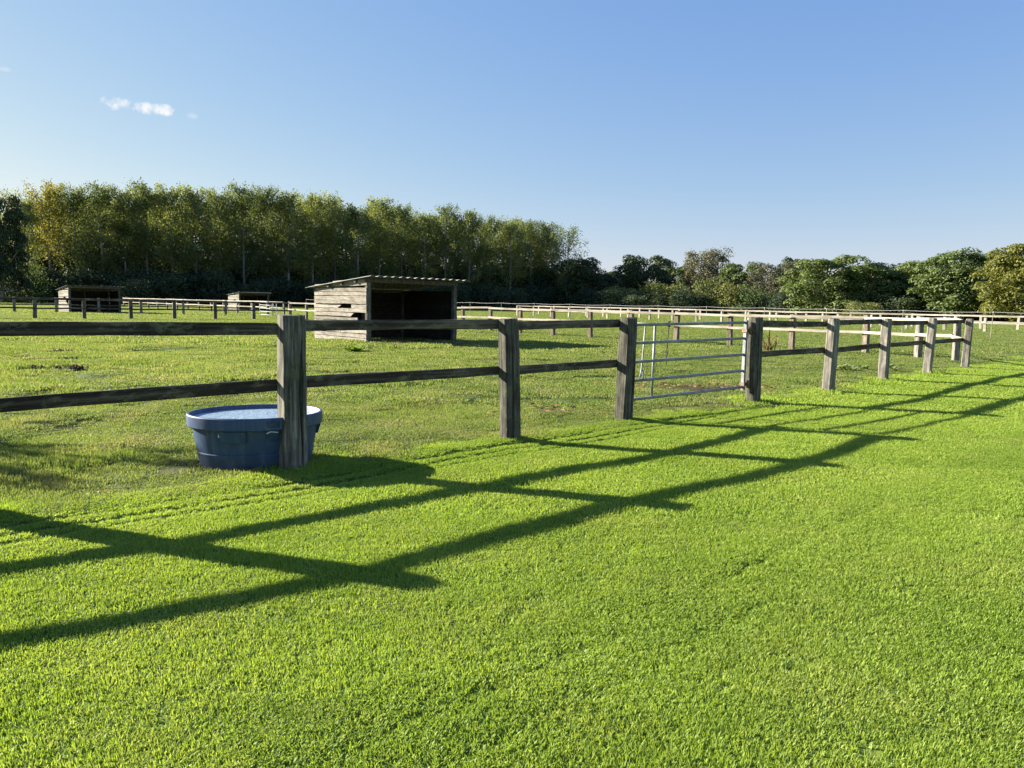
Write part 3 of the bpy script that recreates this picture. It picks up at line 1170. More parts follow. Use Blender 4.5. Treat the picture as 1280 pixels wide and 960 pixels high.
def make_shelter(loc, rz, label):
    root = empty('field_shelter', loc, rz)
    tag(root, label, 'shelter', None)
    g = random.Random(17)
    top = lambda y: HF + (HB - HF) * y / SDp

    def board(L, hgt_, th, seed, mat, jag=False):
        gg = random.Random(seed)
        m_ = MB()
        nseg = 5
        ring = []
        for i in range(nseg + 1):
            t = i / nseg * L
            d0, d1 = gg.uniform(-.006, .006), gg.uniform(-.008, .006)
            yo = gg.uniform(-.006, .006)
            ring.append([(t, yo - th / 2, d0), (t, yo + th / 2, d0), (t, yo + th / 2, hgt_ + d1), (t, yo - th / 2 - 0.008, hgt_ + d1 - 0.004)])
        if jag:
            for j in range(4):
                x, y, z = ring[-1][j]
                ring[-1][j] = (x + (0.10 if j in (2, 3) else -0.14), y, z)
        b = 0
        for rg in ring:
            m_.v += rg
        for i in range(nseg):
            for j in range(4):
                j2 = (j + 1) % 4
                m_.f.append((i * 4 + j, i * 4 + j2, (i + 1) * 4 + j2, (i + 1) * 4 + j))
        m_.f.append((3, 2, 1, 0))
        e_ = nseg * 4
        m_.f.append((e_, e_ + 1, e_ + 2, e_ + 3))
        return m_.build('board', mat)

    # left wall boards; board local x runs from the back corner to the front
    nb, z = 13, 0.03
    bh = 1.93 / nb
    for k in range(nb):
        L = SDp - 0.05
        x0b = 0.0
        jag = False
        pieces = [(0.0, L, False)]
        if k == 8:
            pieces = [(0.0, 1.78, True), (2.55, L - 2.55, False)]
        if k == 6:
            pieces = [(0.0, 2.62, True)]
        if k == 5:
            pieces = [(0.0, 2.95, False)]
        if k in (2, 10, 4):
            pieces = [(0.0, L * 0.52, False), (L * 0.52 + 0.012, L * 0.48 - 0.012, False)]
        for (s0, ln, jg) in pieces:
            hh = bh - 0.012 - (0.03 if k in (8, 5) and s0 == 0 else 0)
            me_ = board(ln, hh, 0.028, 100 + k * 3 + int(s0), BOARD, jg)
            # local frame: along -y direction of the shelter (back to front)
            obj('board', me_, root, (-0.014 + g.uniform(-.004, .004), SDp - 0.03 - s0, z + g.uniform(-.004, .004)), (0, R(g.uniform(-0.25, 0.25)), R(-90)))
        z += bh
    # gable boards that follow the roof slope
    for (zb, ya) in ((1.965, SDp * 0.98), (2.09, SDp * 0.62)):
        me_ = board(ya, 0.115, 0.028, int(zb * 100), BOARD)
        obj('board', me_, root, (-0.012, ya, zb - 0.0), (0, R(-1.2), R(-90)))
    # back and right wall
    for k in range(8):
        hh = 1.93 / 8
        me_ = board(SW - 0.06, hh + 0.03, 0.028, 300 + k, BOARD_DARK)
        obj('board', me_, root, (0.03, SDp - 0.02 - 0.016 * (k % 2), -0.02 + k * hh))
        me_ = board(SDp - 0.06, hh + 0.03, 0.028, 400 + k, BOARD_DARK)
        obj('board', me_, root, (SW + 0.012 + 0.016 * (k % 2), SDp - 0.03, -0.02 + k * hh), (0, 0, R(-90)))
    # frame
    for (x, y, wx) in ((0.08, 0.07, 0.16), (SW - 0.08, 0.07, 0.16), (0.08, SDp - 0.12, 0.12), (SW - 0.08, SDp - 0.12, 0.12), (SW * 0.5, SDp - 0.12, 0.12)):
        m_ = MB()
        m_.box(x - wx / 2, x + wx / 2, y - 0.07, y + 0.07, -0.1, top(y) - 0.16)
        obj('corner_post', m_.build('corner_post', POST), root)
    m_ = MB()
    m_.box(-0.05, SW + 0.05, 0.0, 0.07, HF - 0.158, HF - 0.012)
    obj('lintel', m_.build('lintel', POST), root)
    m_ = MB()
    m_.box(-0.05, SW + 0.05, SDp - 0.10, SDp - 0.03, HB - 0.14, HB - 0.01)
    obj('lintel', m_.build('lintel', POST), root)
    for (y) in (0.55, 1.45, 2.35):
        m_ = MB()
        zt = top(y) - 0.015
        m_.box(-0.13, SW + 0.13, y, y + 0.09, zt - 0.10, zt)
        obj('purlin', m_.build('purlin', POST), root)
    # corrugated roof in sheets
    per, amp, x0r, x1r = 0.335, 0.027, -0.20, SW + 0.42
    ns = 5
    wsh = (x1r - x0r) / ns
    for s_ in range(ns):
        m_ = MB()
        na = 26
        ya, yb = -0.32, SDp + 0.36
        lift = 0.004 * (s_ % 2)
        for i in range(na + 1):
            x = x0r + wsh * s_ + (wsh + 0.06) * i / na
            if s_ == ns - 1:
                x = x0r + wsh * s_ + wsh * i / na
            dz = amp * math.cos(2 * math.pi * x / per) + amp + 0.004
            for y in (ya, yb):
                zz = top(y) + dz + lift
                m_.v.append((x, y, zz))
                m_.v.append((x, y, zz - 0.007))
        for i in range(na):
            b = i * 4
            c = b + 4
            m_.f += [(b, c, c + 2, b + 2), (b + 1, b + 3, c + 3, c + 1), (b, b + 1, c + 1, c), (b + 2, c + 2, c + 3, b + 3)]
        m_.f += [(0, 2, 3, 1), (na * 4, na * 4 + 1, na * 4 + 3, na * 4 + 2)]
        obj('roof_sheet', m_.build('roof_sheet', ROOF), root)
    return root


sh = make_shelter((-5.15, 26.75, 0.0), R(45), 'open-fronted wooden field shelter with broken side boards in the middle of the paddock')
s2 = copy_tree(sh)
yy = 66.0
s2.location = (br(86) * yy, yy, 0.0)
s2.rotation_euler = (0, 0, R(43))
tag(s2, 'distant dark wooden shelter at the far left with a scalloped corrugated roof edge', 'shelter')
s3 = copy_tree(sh)
yy = 101.0
s3.location = (br(299) * yy, yy, 0.0)
s3.rotation_euler = (0, 0, R(43))
tag(s3, 'smallest and farthest wooden shelter, with a pale side wall, before the wood', 'shelter')

# ------------------------------------------------------------------ foliage
def leaf_mat(name, lo, hi, trans=0.35, spread=0.5):
    m, nt = new_mat(name)
    t = NT(nt)
    geo = t.n('ShaderNodeNewGeometry')
    oi = t.n('ShaderNodeObjectInfo')
    at = t.attr('tint')
    nz = t.noise(geo.outputs['Position'], 0.35, 3)
    f = t.math('MULTIPLY_ADD', at.outputs['Fac'], 0.5, t.math('MULTIPLY_ADD', nz, 0.6, t.math('MULTIPLY_ADD', oi.outputs['Random'], spread, -0.05 - spread * 0.5)), clamp=True)
    col = t.ramp(f, [(0.2, lo), (0.85, hi)])
    d = t.principled(col, 0.6, None, 0.25)
    tr = t.n('ShaderNodeBsdfTranslucent')
    tcol = t.mix(1.0, col, (1.2, 1.15, 0.6), 'MULTIPLY')
    t.l(tcol, tr.inputs['Color'])
    mx = t.n('ShaderNodeMixShader')
    mx.inputs[0].default_value = trans
    t.l(d.outputs[0], mx.inputs[1])
    t.l(tr.outputs[0], mx.inputs[2])
    t.out(mx.outputs[0])
    return m


POPLAR = leaf_mat('poplar leaf', (0.080, 0.115, 0.040), (0.230, 0.265, 0.090), 0.48)
POPLAR_GOLD = leaf_mat('poplar autumn leaf', (0.17, 0.165, 0.04), (0.38, 0.345, 0.065), 0.50)
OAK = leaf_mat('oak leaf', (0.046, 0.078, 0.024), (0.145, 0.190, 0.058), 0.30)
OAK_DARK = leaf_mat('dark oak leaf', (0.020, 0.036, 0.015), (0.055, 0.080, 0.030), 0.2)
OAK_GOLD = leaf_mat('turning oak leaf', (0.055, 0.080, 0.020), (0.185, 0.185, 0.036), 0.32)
WILLOW = leaf_mat('pale bush leaf', (0.10, 0.125, 0.042), (0.23, 0.245, 0.085), 0.35)
BROWN = leaf_mat('brownish thin foliage', (0.055, 0.064, 0.034), (0.135, 0.130, 0.070), 0.25)
UNDER = leaf_mat('undergrowth leaf', (0.026, 0.046, 0.024), (0.076, 0.105, 0.046), 0.25)
BARK = wood_mat('tree bark', 'z', (0.09, 0.085, 0.075), (0.24, 0.23, 0.205), (0.42, 0.40, 0.37), grain=0.1)
WEED = leaf_mat('dock leaf', (0.16, 0.26, 0.03), (0.30, 0.40, 0.07), 0.4)
WEED_RED = leaf_mat('seeding dock', (0.17, 0.12, 0.05), (0.30, 0.21, 0.09), 0.3)
THISTLE = leaf_mat('thistle leaf', (0.19, 0.24, 0.09), (0.34, 0.38, 0.18), 0.35)


def leaf_mesh(name, C, Nrm, size, mat, seed):
    g = np.random.default_rng(seed)
    n = len(C)
    Nrm = Nrm / np.maximum(1e-6, np.linalg.norm(Nrm, axis=1, keepdims=True))
    a = g.normal(size=(n, 3))
    a -= Nrm * (a * Nrm).sum(1, keepdims=True)
    a /= np.maximum(1e-6, np.linalg.norm(a, axis=1, keepdims=True))
    b = np.cross(Nrm, a)
    s = (size * (0.6 + 0.8 * g.random(n)))[:, None]
    V = np.stack([C - a * s * 0.6, C - b * s * 0.36 + Nrm * s * 0.06, C + a * s * 0.6, C + b * s * 0.36 + Nrm * s * 0.06], axis=1)
    me = bpy.data.meshes.new(name)
    me.vertices.add(n * 4)
    me.vertices.foreach_set('co', V.reshape(-1).astype(np.float32))
    me.loops.add(n * 4)
    me.loops.foreach_set('vertex_index', np.arange(n * 4, dtype=np.int32))
    me.polygons.add(n)
    me.polygons.foreach_set('loop_start', (np.arange(n) * 4).astype(np.int32))
    me.update(calc_edges=True)
    tn = me.attributes.new('tint', 'FLOAT', 'POINT')
    tn.data.foreach_set('value', np.repeat(g.random(n), 4).astype(np.float32))
    me.materials.append(mat)
    return me


def poplar_parts(seed, mat, dens=1.0, low=0.16, wide=1.0):
    """upright, feathery crown 1 unit tall, about 0.3 wide"""
    g = np.random.default_rng(seed)
    C, Nn = [], []
    limbs = []
    nb = int(46)
    for i in range(nb):
        z0 = low + (0.90 - low) * (i / nb) ** 0.9
        az = g.random() * 6.283
        t = (z0 - low) / (1 - low)
        rmax = 0.150 * wide * (0.50 + 0.85 * math.sin(math.pi * min(1, 0.18 + t * 0.74))) * (0.7 + 0.5 * g.random()) * (1 - 0.55 * max(0, t - 0.62) / 0.38)
        z1 = min(1.0, z0 + 0.10 + 0.12 * g.random())
        limbs.append((z0 * 0.97, az, rmax * 0.8, z1))
        m = int(185 * dens)
        tt = 0.30 + 0.75 * g.random(m)
        cx, cy = np.cos(az) * rmax * tt, np.sin(az) * rmax * tt
        cz = z0 + (z1 - z0) * tt
        sp = 0.018 + 0.022 * (1 - tt)
        P = np.column_stack([cx, cy, cz]) + g.normal(size=(m, 3)) * np.column_stack([sp, sp, sp * 1.15])
        C.append(P)
        out = np.column_stack([np.full(m, math.cos(az)), np.full(m, math.sin(az)), np.full(m, 0.55)])
        Nn.append(out * 0.6 + g.normal(size=(m, 3)) * 0.75)
    for k in range(5):                                     # leading shoots
        m = int(110 * dens)
        ox, oy = g.normal() * 0.026, g.normal() * 0.026
        zt = 0.94 + 0.07 * g.random()
        t = g.random(m)
        w = 0.034 * (1 - t) + 0.006
        C.append(np.column_stack([ox + g.normal(size=m) * w, oy + g.normal(size=m) * w, 0.80 + (zt - 0.80) * t]))
        Nn.append(g.normal(size=(m, 3)) + [0, 0, 0.4])
    C, Nn = np.vstack(C), np.vstack(Nn)
    cr = leaf_mesh('crown', C, Nn, np.full(len(C), 0.0125), mat, seed)
    tb = MB()
    bend = [g.normal() * 0.006 for _ in range(6)]
    ctr = lambda z: (bend[0] * math.sin(5 * z) + bend[1] * z, bend[2] * math.sin(4 * z) + bend[3] * z)
    tb.tube([(*ctr(z), z) for z in (-0.02, 0.05, 0.2, 0.4, 0.6, 0.8, 0.95)], [0.0150, 0.0125, 0.0105, 0.0085, 0.006, 0.0035, 0.0015], 7)
    for (z0, az, r, z1) in limbs[::2]:
        c = ctr(z0)
        tb.tube([(c[0], c[1], z0), (math.cos(az) * r * 0.5, math.sin(az) * r * 0.5, z0 + (z1 - z0) * 0.45), (math.cos(az) * r, math.sin(az) * r, z1)], [0.0032, 0.0022, 0.0008], 4)
    return cr, tb.build('trunk', BARK, True)


def broad_parts(seed, mat, lobes=90, per=210, squash=0.8, low=0.03, leaf=0.0265, ragged=0.7):
    """broad crown about 1 unit tall and 1 wide, heaped of leafy lobes"""
    g = np.random.default_rng(seed)
    C, Nn, limbs = [], [], []
    for i in range(lobes):
        az = g.random() * 6.283
        u = g.random() ** 0.55
        zc = low + 0.06 + (0.86 - low) * ((i + 0.5) / lobes) ** 0.85
        t = (zc - low) / (1 - low)
        R_ = 0.46 * math.sqrt(max(0.05, 1 - (abs(t - 0.36) / 0.72) ** 2.2))
        r = R_ * (0.50 + 0.50 * u) * (0.88 + 0.22 * g.random())
        cx, cy = math.cos(az) * r, math.sin(az) * r
        lr = (0.075 + 0.065 * g.random()) * (1.0 if t < 0.7 else 0.9)
        limbs.append((cx, cy, zc))
        d = g.normal(size=(per, 3))
        d /= np.linalg.norm(d, axis=1, keepdims=True)
        d[:, 2] = np.where(d[:, 2] < -0.3, -d[:, 2], d[:, 2])
        rr_ = lr * (0.72 + 0.36 * g.random(per) ** 0.7 + 0.10 * ragged * g.normal(size=per))
        P = np.array([cx, cy, zc]) + d * rr_[:, None] * [1.15, 1.15, squash]
        C.append(P)
        Nn.append(d * 0.9 + g.normal(size=(per, 3)) * 0.45 + [0, 0, 0.25])
    m = 3600                                                # inner foliage behind the lobes
    d = g.normal(size=(m, 3))
    d /= np.linalg.norm(d, axis=1, keepdims=True)
    rr_ = 0.36 * g.random(m) ** 0.4
    C.append(np.column_stack([d[:, 0] * rr_ * 1.05, d[:, 1] * rr_ * 1.05, 0.44 + d[:, 2] * rr_ * 1.2]))
    Nn.append(g.normal(size=(m, 3)))
    C, Nn = np.vstack(C), np.vstack(Nn)
    C[:, 2] = np.maximum(C[:, 2], 0.02)
    cr = leaf_mesh('crown', C, Nn, np.full(len(C), leaf), mat, seed)
    tb = MB()
    tb.tube([(0, 0, -0.03), (0.004, 0, 0.1), (0.0, 0.006, 0.3), (0.01, 0, 0.6), (0, 0, 0.85)], [0.040, 0.030, 0.025, 0.014, 0.004], 8)
    for (cx, cy, zc) in limbs[::3]:
        z0 = max(0.1, zc - 0.25)
        tb.tube([(0, 0, z0), (cx * 0.5, cy * 0.5, z0 + (zc - z0) * 0.5), (cx, cy, zc)], [0.013, 0.008, 0.002], 5)
    return cr, tb.build('trunk', BARK, True)


def bush_parts(seed, mat, lobes=40, per=150, leaf=0.042):
    g = np.random.default_rng(seed)
    C, Nn = [], []
    for i in range(lobes):
        az = g.random() * 6.283
        zc = 0.02 + 0.78 * g.random()
        r = 0.52 * math.sqrt(max(0.04, 1 - zc ** 1.8)) * (0.35 + 0.65 * g.random() ** 0.5)
        lr = 0.13 + 0.12 * g.random()
        d = g.normal(size=(per, 3))
        d /= np.linalg.norm(d, axis=1, keepdims=True)
        P = np.array([math.cos(az) * r, math.sin(az) * r, zc]) + d * (lr * (0.65 + 0.5 * g.random(per)))[:, None]
        C.append(P)
        Nn.append(d * 0.8 + g.normal(size=(per, 3)) * 0.6 + [0, 0, 0.2])
    C, Nn = np.vstack(C), np.vstack(Nn)
    C[:, 2] = np.abs(C[:, 2])
    cr = leaf_mesh('crown', C, Nn, np.full(len(C), leaf), mat, seed)
    tb = MB()
    for k in range(5):
        az = k * 1.3
        tb.tube([(0, 0, -0.05), (0.1 * math.cos(az), 0.1 * math.sin(az), 0.3), (0.28 * math.cos(az), 0.28 * math.sin(az), 0.65)], [0.02, 0.014, 0.004], 5)
    return cr, tb.build('stem', BARK, True)


def plant_tree(name, parts, loc, h, w, label, cat, group=None, rz=None):
    root = empty(name, loc, random.uniform(0, 6.28) if rz is None else rz)
    tag(root, label, cat, group)
    obj('crown', parts[0], root, scale=(w, w, h))
    obj('stem' if name in ('shrub', 'bush') else 'trunk', parts[1], root, scale=(w, w, h))
    return root


POP = [poplar_parts(s, POPLAR, 1.0, lw) for s, lw in ((1, 0.10), (2, 0.20), (3, 0.14), (4, 0.22))]
POP_G = [poplar_parts(5, POPLAR_GOLD, 0.85, 0.30)]
POP_THIN = [poplar_parts(6, POPLAR, 0.50, 0.20, 1.0)]
OAKS = [broad_parts(10 + s, OAK) for s in range(3)]
OAKS_D = [broad_parts(14, OAK_DARK), broad_parts(15, OAK_DARK)]
OAKS_G = [broad_parts(16, OAK_GOLD, 90, 210)]
BROWNS = [broad_parts(17, BROWN, 80, 170, 1.0, 0.04, 0.023, 1.2)]
BUSH_D = [bush_parts(30 + s, UNDER) for s in range(3)]
BUSH_P = [bush_parts(34 + s, WILLOW) for s in range(2)]
BUSH_O = [bush_parts(37, OAK)]


def spot(x, d):
    return (br(x) * d, d, 0.0)


def h_from(x, top, d):
    return EYE + (hz(x) - top) / 945.0 * d


LAND = [(0, 'the left photo edge'), (110, 'the distant left shelter'), (312, 'the small far shelter'), (485, 'the open shelter'), (709, 'the sparse lone poplar'),
        (806, 'the round dark oak'), (1034, 'the big full oak'), (1198, 'the tallest oak'), (1290, 'the right photo edge')]
ORD = ['first', 'second', 'third', 'fourth', 'fifth', 'sixth', 'seventh', 'eighth', 'ninth', 'tenth']


def place_labels(xs, what, where):
    """'second <what> right of <landmark>, <where>' for a row of look-alikes"""
    keys = []
    for x in xs:
        lx_, nm = min(LAND, key=lambda a: abs(a[0] - x))
        keys.append((nm, 'right of' if x >= lx_ else 'left of', abs(x - lx_)))
    out = []
    for k in keys:
        rank = sorted(q[2] for q in keys if q[:2] == k[:2]).index(k[2])
        out.append('%s %s %s %s, %s' % (ORD[rank], what, k[1], k[0], where))
    return out


# -- the poplar wood on the left: front row
front = [(38, 246), (66, 236), (98, 239), (128, 235), (158, 238), (186, 234), (217, 238), (247, 235), (276, 239), (306, 236), (334, 238), (362, 243),
         (391, 244), (420, 250), (447, 256), (474, 252), (502, 259), (530, 262), (557, 258), (585, 266), (611, 270), (637, 270), (662, 274), (682, 279)]
words = ['golden-topped poplar', 'poplar']
notes = {0: 'first tall poplar from the left end of the wood', 1: 'yellowing poplar near the left end of the wood, its top turned golden',
         2: 'olive poplar just right of the golden one, above the left shelter', 3: 'poplar with a pale trunk straight behind the distant left shelter',
         11: 'poplar rising over the small far shelter', 14: 'poplar above the left end of the big open shelter', 16: 'poplar above the left post of the big open shelter',
         23: 'last poplar at the right end of the wood'}
ords = ['first', 'second', 'third', 'fourth', 'fifth', 'sixth', 'seventh', 'eighth', 'ninth', 'tenth', 'eleventh', 'twelfth', 'thirteenth', 'fourteenth', 'fifteenth', 'sixteenth',
        'seventeenth', 'eighteenth', 'nineteenth', 'twentieth', 'twenty-first', 'twenty-second', 'twenty-third', 'twenty-fourth']
for i, (x, top) in enumerate(front):
    d = 150 + 45 * i / 23 + random.uniform(-2, 2)
    h = h_from(x, top + 4 + random.uniform(-4, 5), d)
    prt = POP_G[0] if i == 1 else POP[i % 4]
    lab = notes.get(i, 'tall green poplar, %s from the left in the front row of the wood' % ords[i])
    plant_tree('poplar_tree', prt, spot(x, d), h, h * random.uniform(0.90, 1.05), lab, 'tree', 'poplars in the front row of the wood')
rr_l = place_labels([22 + i * 27.5 for i in range(25)], 'rear-row poplar crown', 'between front poplars')
for i in range(25):                                       # rows behind
    x = 22 + i * 27.5
    d = 162 + 45 * i / 24 + random.uniform(-2, 3)
    top = float(np.interp(x, [f[0] for f in front], [f[1] for f in front])) + random.uniform(7, 18)
    h = h_from(x, top, d)
    plant_tree('poplar_tree', POP[(i * 3 + 1) % 4], spot(x, d), h, h * random.uniform(1.0, 1.2), rr_l[i], 'tree', 'poplars of the rear row of the wood')
for i in range(23):
    x = 26 + i * 29.5
    d = 176 + 45 * i / 22
    top = float(np.interp(x, [f[0] for f in front], [f[1] for f in front])) + random.uniform(24, 40)
    h = h_from(x, top, d)
    plant_tree('poplar_tree', POP[(i % 2) * 2], spot(x, d), h, h * 1.45, 'poplar deep in the wood, seen only as dark foliage between nearer trunks', 'tree', 'poplars deep in the wood')
plant_tree('poplar_tree', POP_THIN[0], spot(22, 150), h_from(22, 243, 150), 17, 'feathery half-bare poplar at the left end of the wood', 'tree')
plant_tree('dark_tree', OAKS_D[0], spot(2, 128), h_from(4, 248, 128), 9.0, 'dark tree cut by the left edge of the photo', 'tree')
plant_tree('poplar_tree', POP_THIN[0], spot(709, 186), h_from(709, 288, 186), 25, 'sparse lone poplar with sky showing through, right of the wood', 'tree')
# undergrowth along the foot of the wood
ug = 'dark bushes along the foot of the wood'
ug_l = place_labels([-20 + i * 22.5 for i in range(34)], 'dark bush', 'foot of the wood')
for i in range(34):
    x = -20 + i * 22.5
    d = 146 + 40 * max(0, x) / 700 + random.uniform(-3, 3)
    h = random.uniform(4.2, 8.0)
    plant_tree('bush', (BUSH_D[i % 3]), spot(x, d), h, h * random.uniform(1.0, 1.5), ug_l[i], 'bush', ug)
for i in range(26):
    x = -10 + i * 29.0
    d = 160 + 42 * max(0, x) / 700
    h = random.uniform(11.0, 14.0)
    plant_tree('bush', (BUSH_D[(i + 1) % 3]), spot(x, d), h, h * 1.15, 'tall dark thicket behind the bushes at the foot of the wood', 'bush', 'dark thickets inside the wood')
for (x, h, d, lab) in ((640, 5.2, 168, 'rounded dark green bush at the right foot of the wood'), (168, 5.0, 140, 'grey-green round bush right of the distant left shelter'),
                       (20, 8.5, 138, 'broad green bush at the far left foot of the wood')):
    plant_tree('bush', BUSH_O[0] if x == 20 else BUSH_D[0], spot(x, d), h, h * 1.15, lab, 'bush')

# -- trees on the right, nearer and broader
right = [  # x, top, width px, dist, parts, label
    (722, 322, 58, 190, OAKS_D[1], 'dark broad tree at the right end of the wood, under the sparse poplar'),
    (748, 340, 44, 205, OAKS_D[0], 'low dark tree where the wood ends and the skyline dips'),
    (775, 338, 50, 215, OAKS[0], 'dim green tree left of the round dark oak'),
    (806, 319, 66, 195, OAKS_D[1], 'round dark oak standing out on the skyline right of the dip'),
    (848, 331, 50, 205, OAKS[1], 'grey-green tree between the round dark oak and the taller brown-green one'),
    (882, 313, 62, 200, BROWNS[0], 'brown-green rounded tree with a thin top'),
    (924, 328, 54, 190, OAKS[2], 'mid green tree right of the brown-green tree'),
    (968, 328, 64, 178, BROWNS[0], 'brownish tree with fine bare twigs left of the big oak'),
    (990, 322, 44, 184, OAKS_D[0], 'dark tree squeezed in behind the big oak'),
    (1034, 320, 92, 142, OAKS[0], 'big full oak with sunlit lumpy crown above the fence'),
    (1082, 329, 70, 140, OAKS[1], 'full oak joined to the right of the big oak'),
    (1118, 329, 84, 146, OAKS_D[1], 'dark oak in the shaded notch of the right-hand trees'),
    (1158, 326, 88, 138, OAKS[2], 'smaller oak left of the tallest right-hand oak'),
    (1198, 314, 96, 128, OAKS[1], 'tallest green oak of the right-hand group'),
    (1238, 318, 84, 132, OAKS[0], 'oak behind the golden tree at the right edge'),
    (1276, 306, 88, 112, OAKS_G[0], 'oak turning golden at the right edge of the photo'),
    (1340, 310, 110, 112, OAKS[2], 'oak beyond the right edge')]
for (x, top, wpx, d, prt, lab) in right:
    h = h_from(x, top + 3, d) / 0.97
    w = wpx / 945 * d * 1.12
    plant_tree('oak_tree' if 'oak' in lab else 'broadleaf_tree', prt, spot(x, d), h, w, lab, 'tree', 'broadleaf trees along the right-hand skyline')
# pale bushes and hedge before them
bushes = [(778, 358, 60, 176, 1, 'grey-green low bush left below the round dark oak'), (834, 352, 66, 172, 1, 'pale feathery bush right below the round dark oak'),
          (858, 362, 50, 165, 0, 'dark low bush in front of the pale feathery one'), (887, 346, 48, 168, 1, 'yellow-green pointed bush below the brown-green tree'),
          (912, 353, 44, 164, 1, 'yellow-green bush right of the pointed one'), (945, 358, 50, 160, 2, 'green bush left of the brownish tree'), (752, 362, 60, 180, 0, 'dark bush under the skyline dip'),
          (806, 365, 60, 168, 0, 'dark bush below the round dark oak'), (985, 362, 44, 150, 0, 'dark bush left of the big oak'), (1080, 376, 44, 128, 1, 'dry grey shrub at the foot of the two joined oaks'),
          (1122, 366, 60, 134, 0, 'dark bush in the shaded notch')]
for (x, top, wpx, d, k, lab) in bushes:
    h = h_from(x, top, d)
    plant_tree('bush', (BUSH_D[0], BUSH_P[x % 2], BUSH_O[0])[k], spot(x, d), h, wpx / 945 * d, lab, 'bush', 'bushes before the right-hand trees')
hb_l = place_labels([716 + i * 24 for i in range(27)], 'low hedge bush', 'under the right-hand trees')
for i in range(27):
    x = 716 + i * 24
    d = (176 - 45 * (i / 26)) + random.uniform(6, 12)
    h = random.uniform(3.0, 5.0)
    plant_tree('bush', BUSH_D[i % 3], spot(x, d), h, h * 1.5, hb_l[i], 'bush', 'dark hedge bushes under the right-hand trees')
for i in range(15):
    x = 700 + i * 44
    d = 225 - 60 * (i / 14)
    h = random.uniform(8, 9.5) * (1.0 if x < 1000 else 0.95)
    plant_tree('bush', BUSH_D[(i + 2) % 3], spot(x, d), h, h * 1.5, 'tall dark thicket filling the gaps behind the right-hand trees', 'bush', 'thickets behind the right-hand trees')

# a low thorn tree left of the view throws the soft shade on the paddock by the trough
THORN = broad_parts(18, OAK, 30, 60, 1.0, 0.15, 0.032, 2.0)
plant_tree('thorn_tree', THORN, (-13.3, 9.85, 0), 4.5, 2.2, 'small thorn tree in the paddock beyond the left edge', 'tree', rz=1.0)


# ------------------------------------------------------------------ weeds in the paddock
def weed(name, loc, n, ln, wd, up_, mat, label, seed, group=None):
    g = random.Random(seed)
    m_ = MB()
    for i in range(n):
        az = g.uniform(0, 6.28)
        l_ = ln * g.uniform(0.6, 1.1)
        e_ = g.uniform(0.2, 1.0) * up_
        px, py = g.gauss(0, ln * 0.25), g.gauss(0, ln * 0.2)
        dx, dy = math.cos(az), math.sin(az)
        b = len(m_.v)
        for t, w_ in ((0, 0.15), (0.35, 1.0), (0.7, 0.8), (1.0, 0.05)):
            z = math.sin(min(1.5, t * 1.4)) * l_ * e_
            cx, cy = px + dx * l_ * t, py + dy * l_ * t
            m_.v += [(cx - dy * w_ * wd, cy + dx * w_ * wd, z + 0.01), (cx + dy * w_ * wd, cy - dx * w_ * wd, z + 0.01)]
        for k in range(3):
            m_.f.append((b + 2 * k, b + 2 * k + 1, b + 2 * k + 3, b + 2 * k + 2))
    o = obj(name, m_.build(name, mat), None, (loc[0], loc[1], hgt(*loc)))
    return tag(o, label, 'plant', group)


weed('dock_plant', (-4.75, 22.6), 60, 0.30, 0.050, 0.7, WEED, 'bright green broad-leaved dock in the grass before the open shelter', 3)
weed('dock_plant', (9.3, 27.6), 30, 0.42, 0.03, 2.0, WEED_RED, 'reddish-brown seeding dock just right of the gate hinge post', 4)
for i in range(9):
    weed('thistle', (8.1 + random.uniform(-1.2, 2.2), 19.0 + random.uniform(-1.0, 1.6)), 30, 0.17, 0.022, 0.8, THISTLE,
         'pale grey-green thistle in the rough grass behind the right-hand fence', 50 + i, 'thistles behind the right-hand fence')
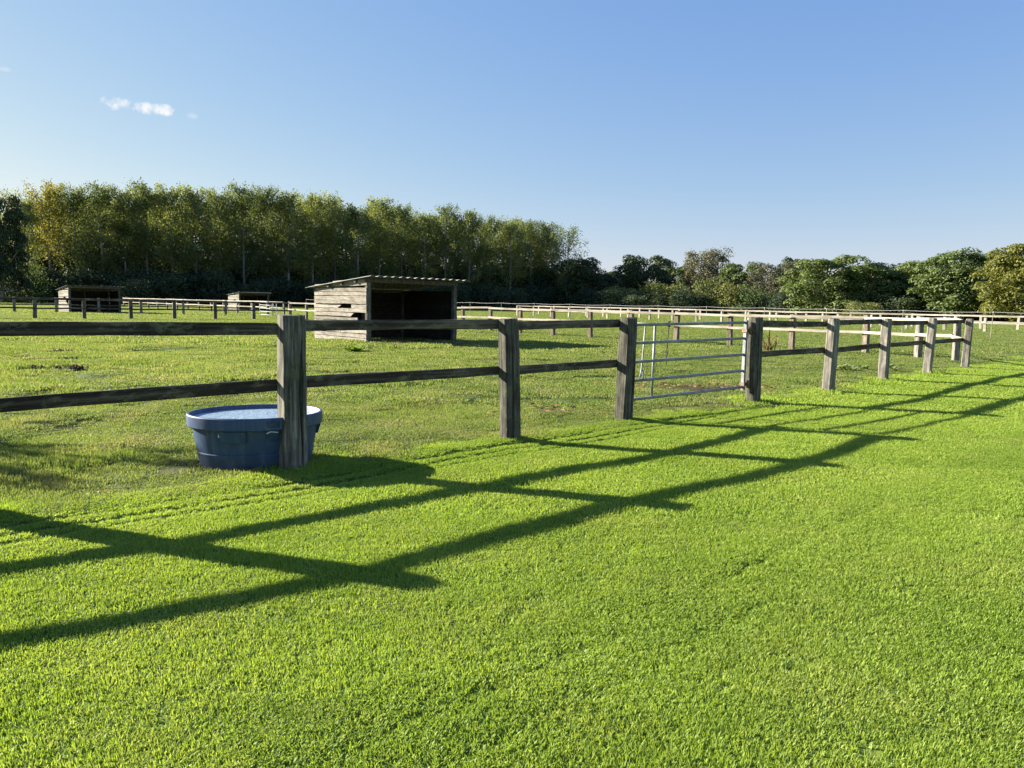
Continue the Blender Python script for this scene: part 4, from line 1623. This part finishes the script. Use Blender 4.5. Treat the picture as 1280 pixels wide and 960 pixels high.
# brown leaves blown against the shelter front and by the gate
lv, lf = [], []
for (cx, cy, sx, sy, n) in ((-3.3, 26.3, 1.2, 0.5, 420), (3.5, 13.9, 0.8, 0.30, 170), (0.45, 10.4, 0.5, 0.25, 50)):
    for i in range(n):
        x, y = random.gauss(cx, sx), random.gauss(cy, sy)
        if cx < -3:
            k_ = 0.8 * (x - cx)
            y += k_
        s, a = random.uniform(0.03, 0.06), random.uniform(0, 6.28)
        z = hgt(x, y) + random.uniform(0.03, 0.06)
        b = len(lv)
        for q in range(4):
            w_ = s if q % 2 == 0 else s * 0.55
            lv.append((x + math.cos(a + q * 1.57) * w_, y + math.sin(a + q * 1.57) * w_, z + random.uniform(-0.01, 0.02)))
        lf.append((b, b + 1, b + 2, b + 3))
tag(obj('fallen_leaves', mesh('fallen_leaves', lv, lf, LEAFLITTER)), 'brown fallen leaves scattered by the gate and before the shelter', 'leaves', kind='stuff')


# molehills and kicked-up clods
SOIL = plain('dark crumbly soil', (0.075, 0.052, 0.034), 0.95, 0.05)


def molehill(x, y, r, h, label, seed):
    g = random.Random(seed)
    V, Fs = [(0, 0, h)], []
    n, m = 14, 5
    for i in range(1, m + 1):
        for k in range(n):
            a = 2 * math.pi * (k + g.uniform(-.3, .3)) / n
            q = r * i / m * g.uniform(0.85, 1.15)
            V.append((q * math.cos(a), q * math.sin(a) * 0.8, h * (1 - (i / m) ** 1.5) * g.uniform(0.55, 1.25) + (-0.03 if i == m else 0)))
    for k in range(n):
        Fs.append((0, 1 + k, 1 + (k + 1) % n))
    for i in range(m - 1):
        for k in range(n):
            k2 = (k + 1) % n
            Fs.append((1 + i * n + k, 1 + (i + 1) * n + k, 1 + (i + 1) * n + k2, 1 + i * n + k2))
    for c in range(14):
        a, q, s_ = g.uniform(0, 6.28), r * g.uniform(0.6, 1.7), g.uniform(0.02, 0.05)
        b = len(V)
        cx, cy = q * math.cos(a), q * math.sin(a)
        V += [(cx - s_, cy, 0.02), (cx, cy - s_, 0.03), (cx + s_, cy, 0.02), (cx, cy + s_, 0.025), (cx, cy, 0.03 + s_ * 1.2)]
        Fs += [(b, b + 1, b + 4), (b + 1, b + 2, b + 4), (b + 2, b + 3, b + 4), (b + 3, b, b + 4)]
    o = obj('molehill', mesh('molehill', V, Fs, SOIL), None, (x, y, hgt(x, y)))
    return tag(o, label, 'molehill', 'molehills in the paddock')


molehill(-8.95, 15.4, 0.20, 0.085, 'largest dark molehill, between the two rails of the left fence', 1)
molehill(-9.65, 15.1, 0.18, 0.08, 'small molehill just left of the largest one', 2)
molehill(-11.8, 19.7, 0.20, 0.09, 'molehill farther off, left of the long grass tufts', 3)
molehill(-10.3, 17.4, 0.16, 0.07, 'low crumbly molehill behind the largest one', 4)
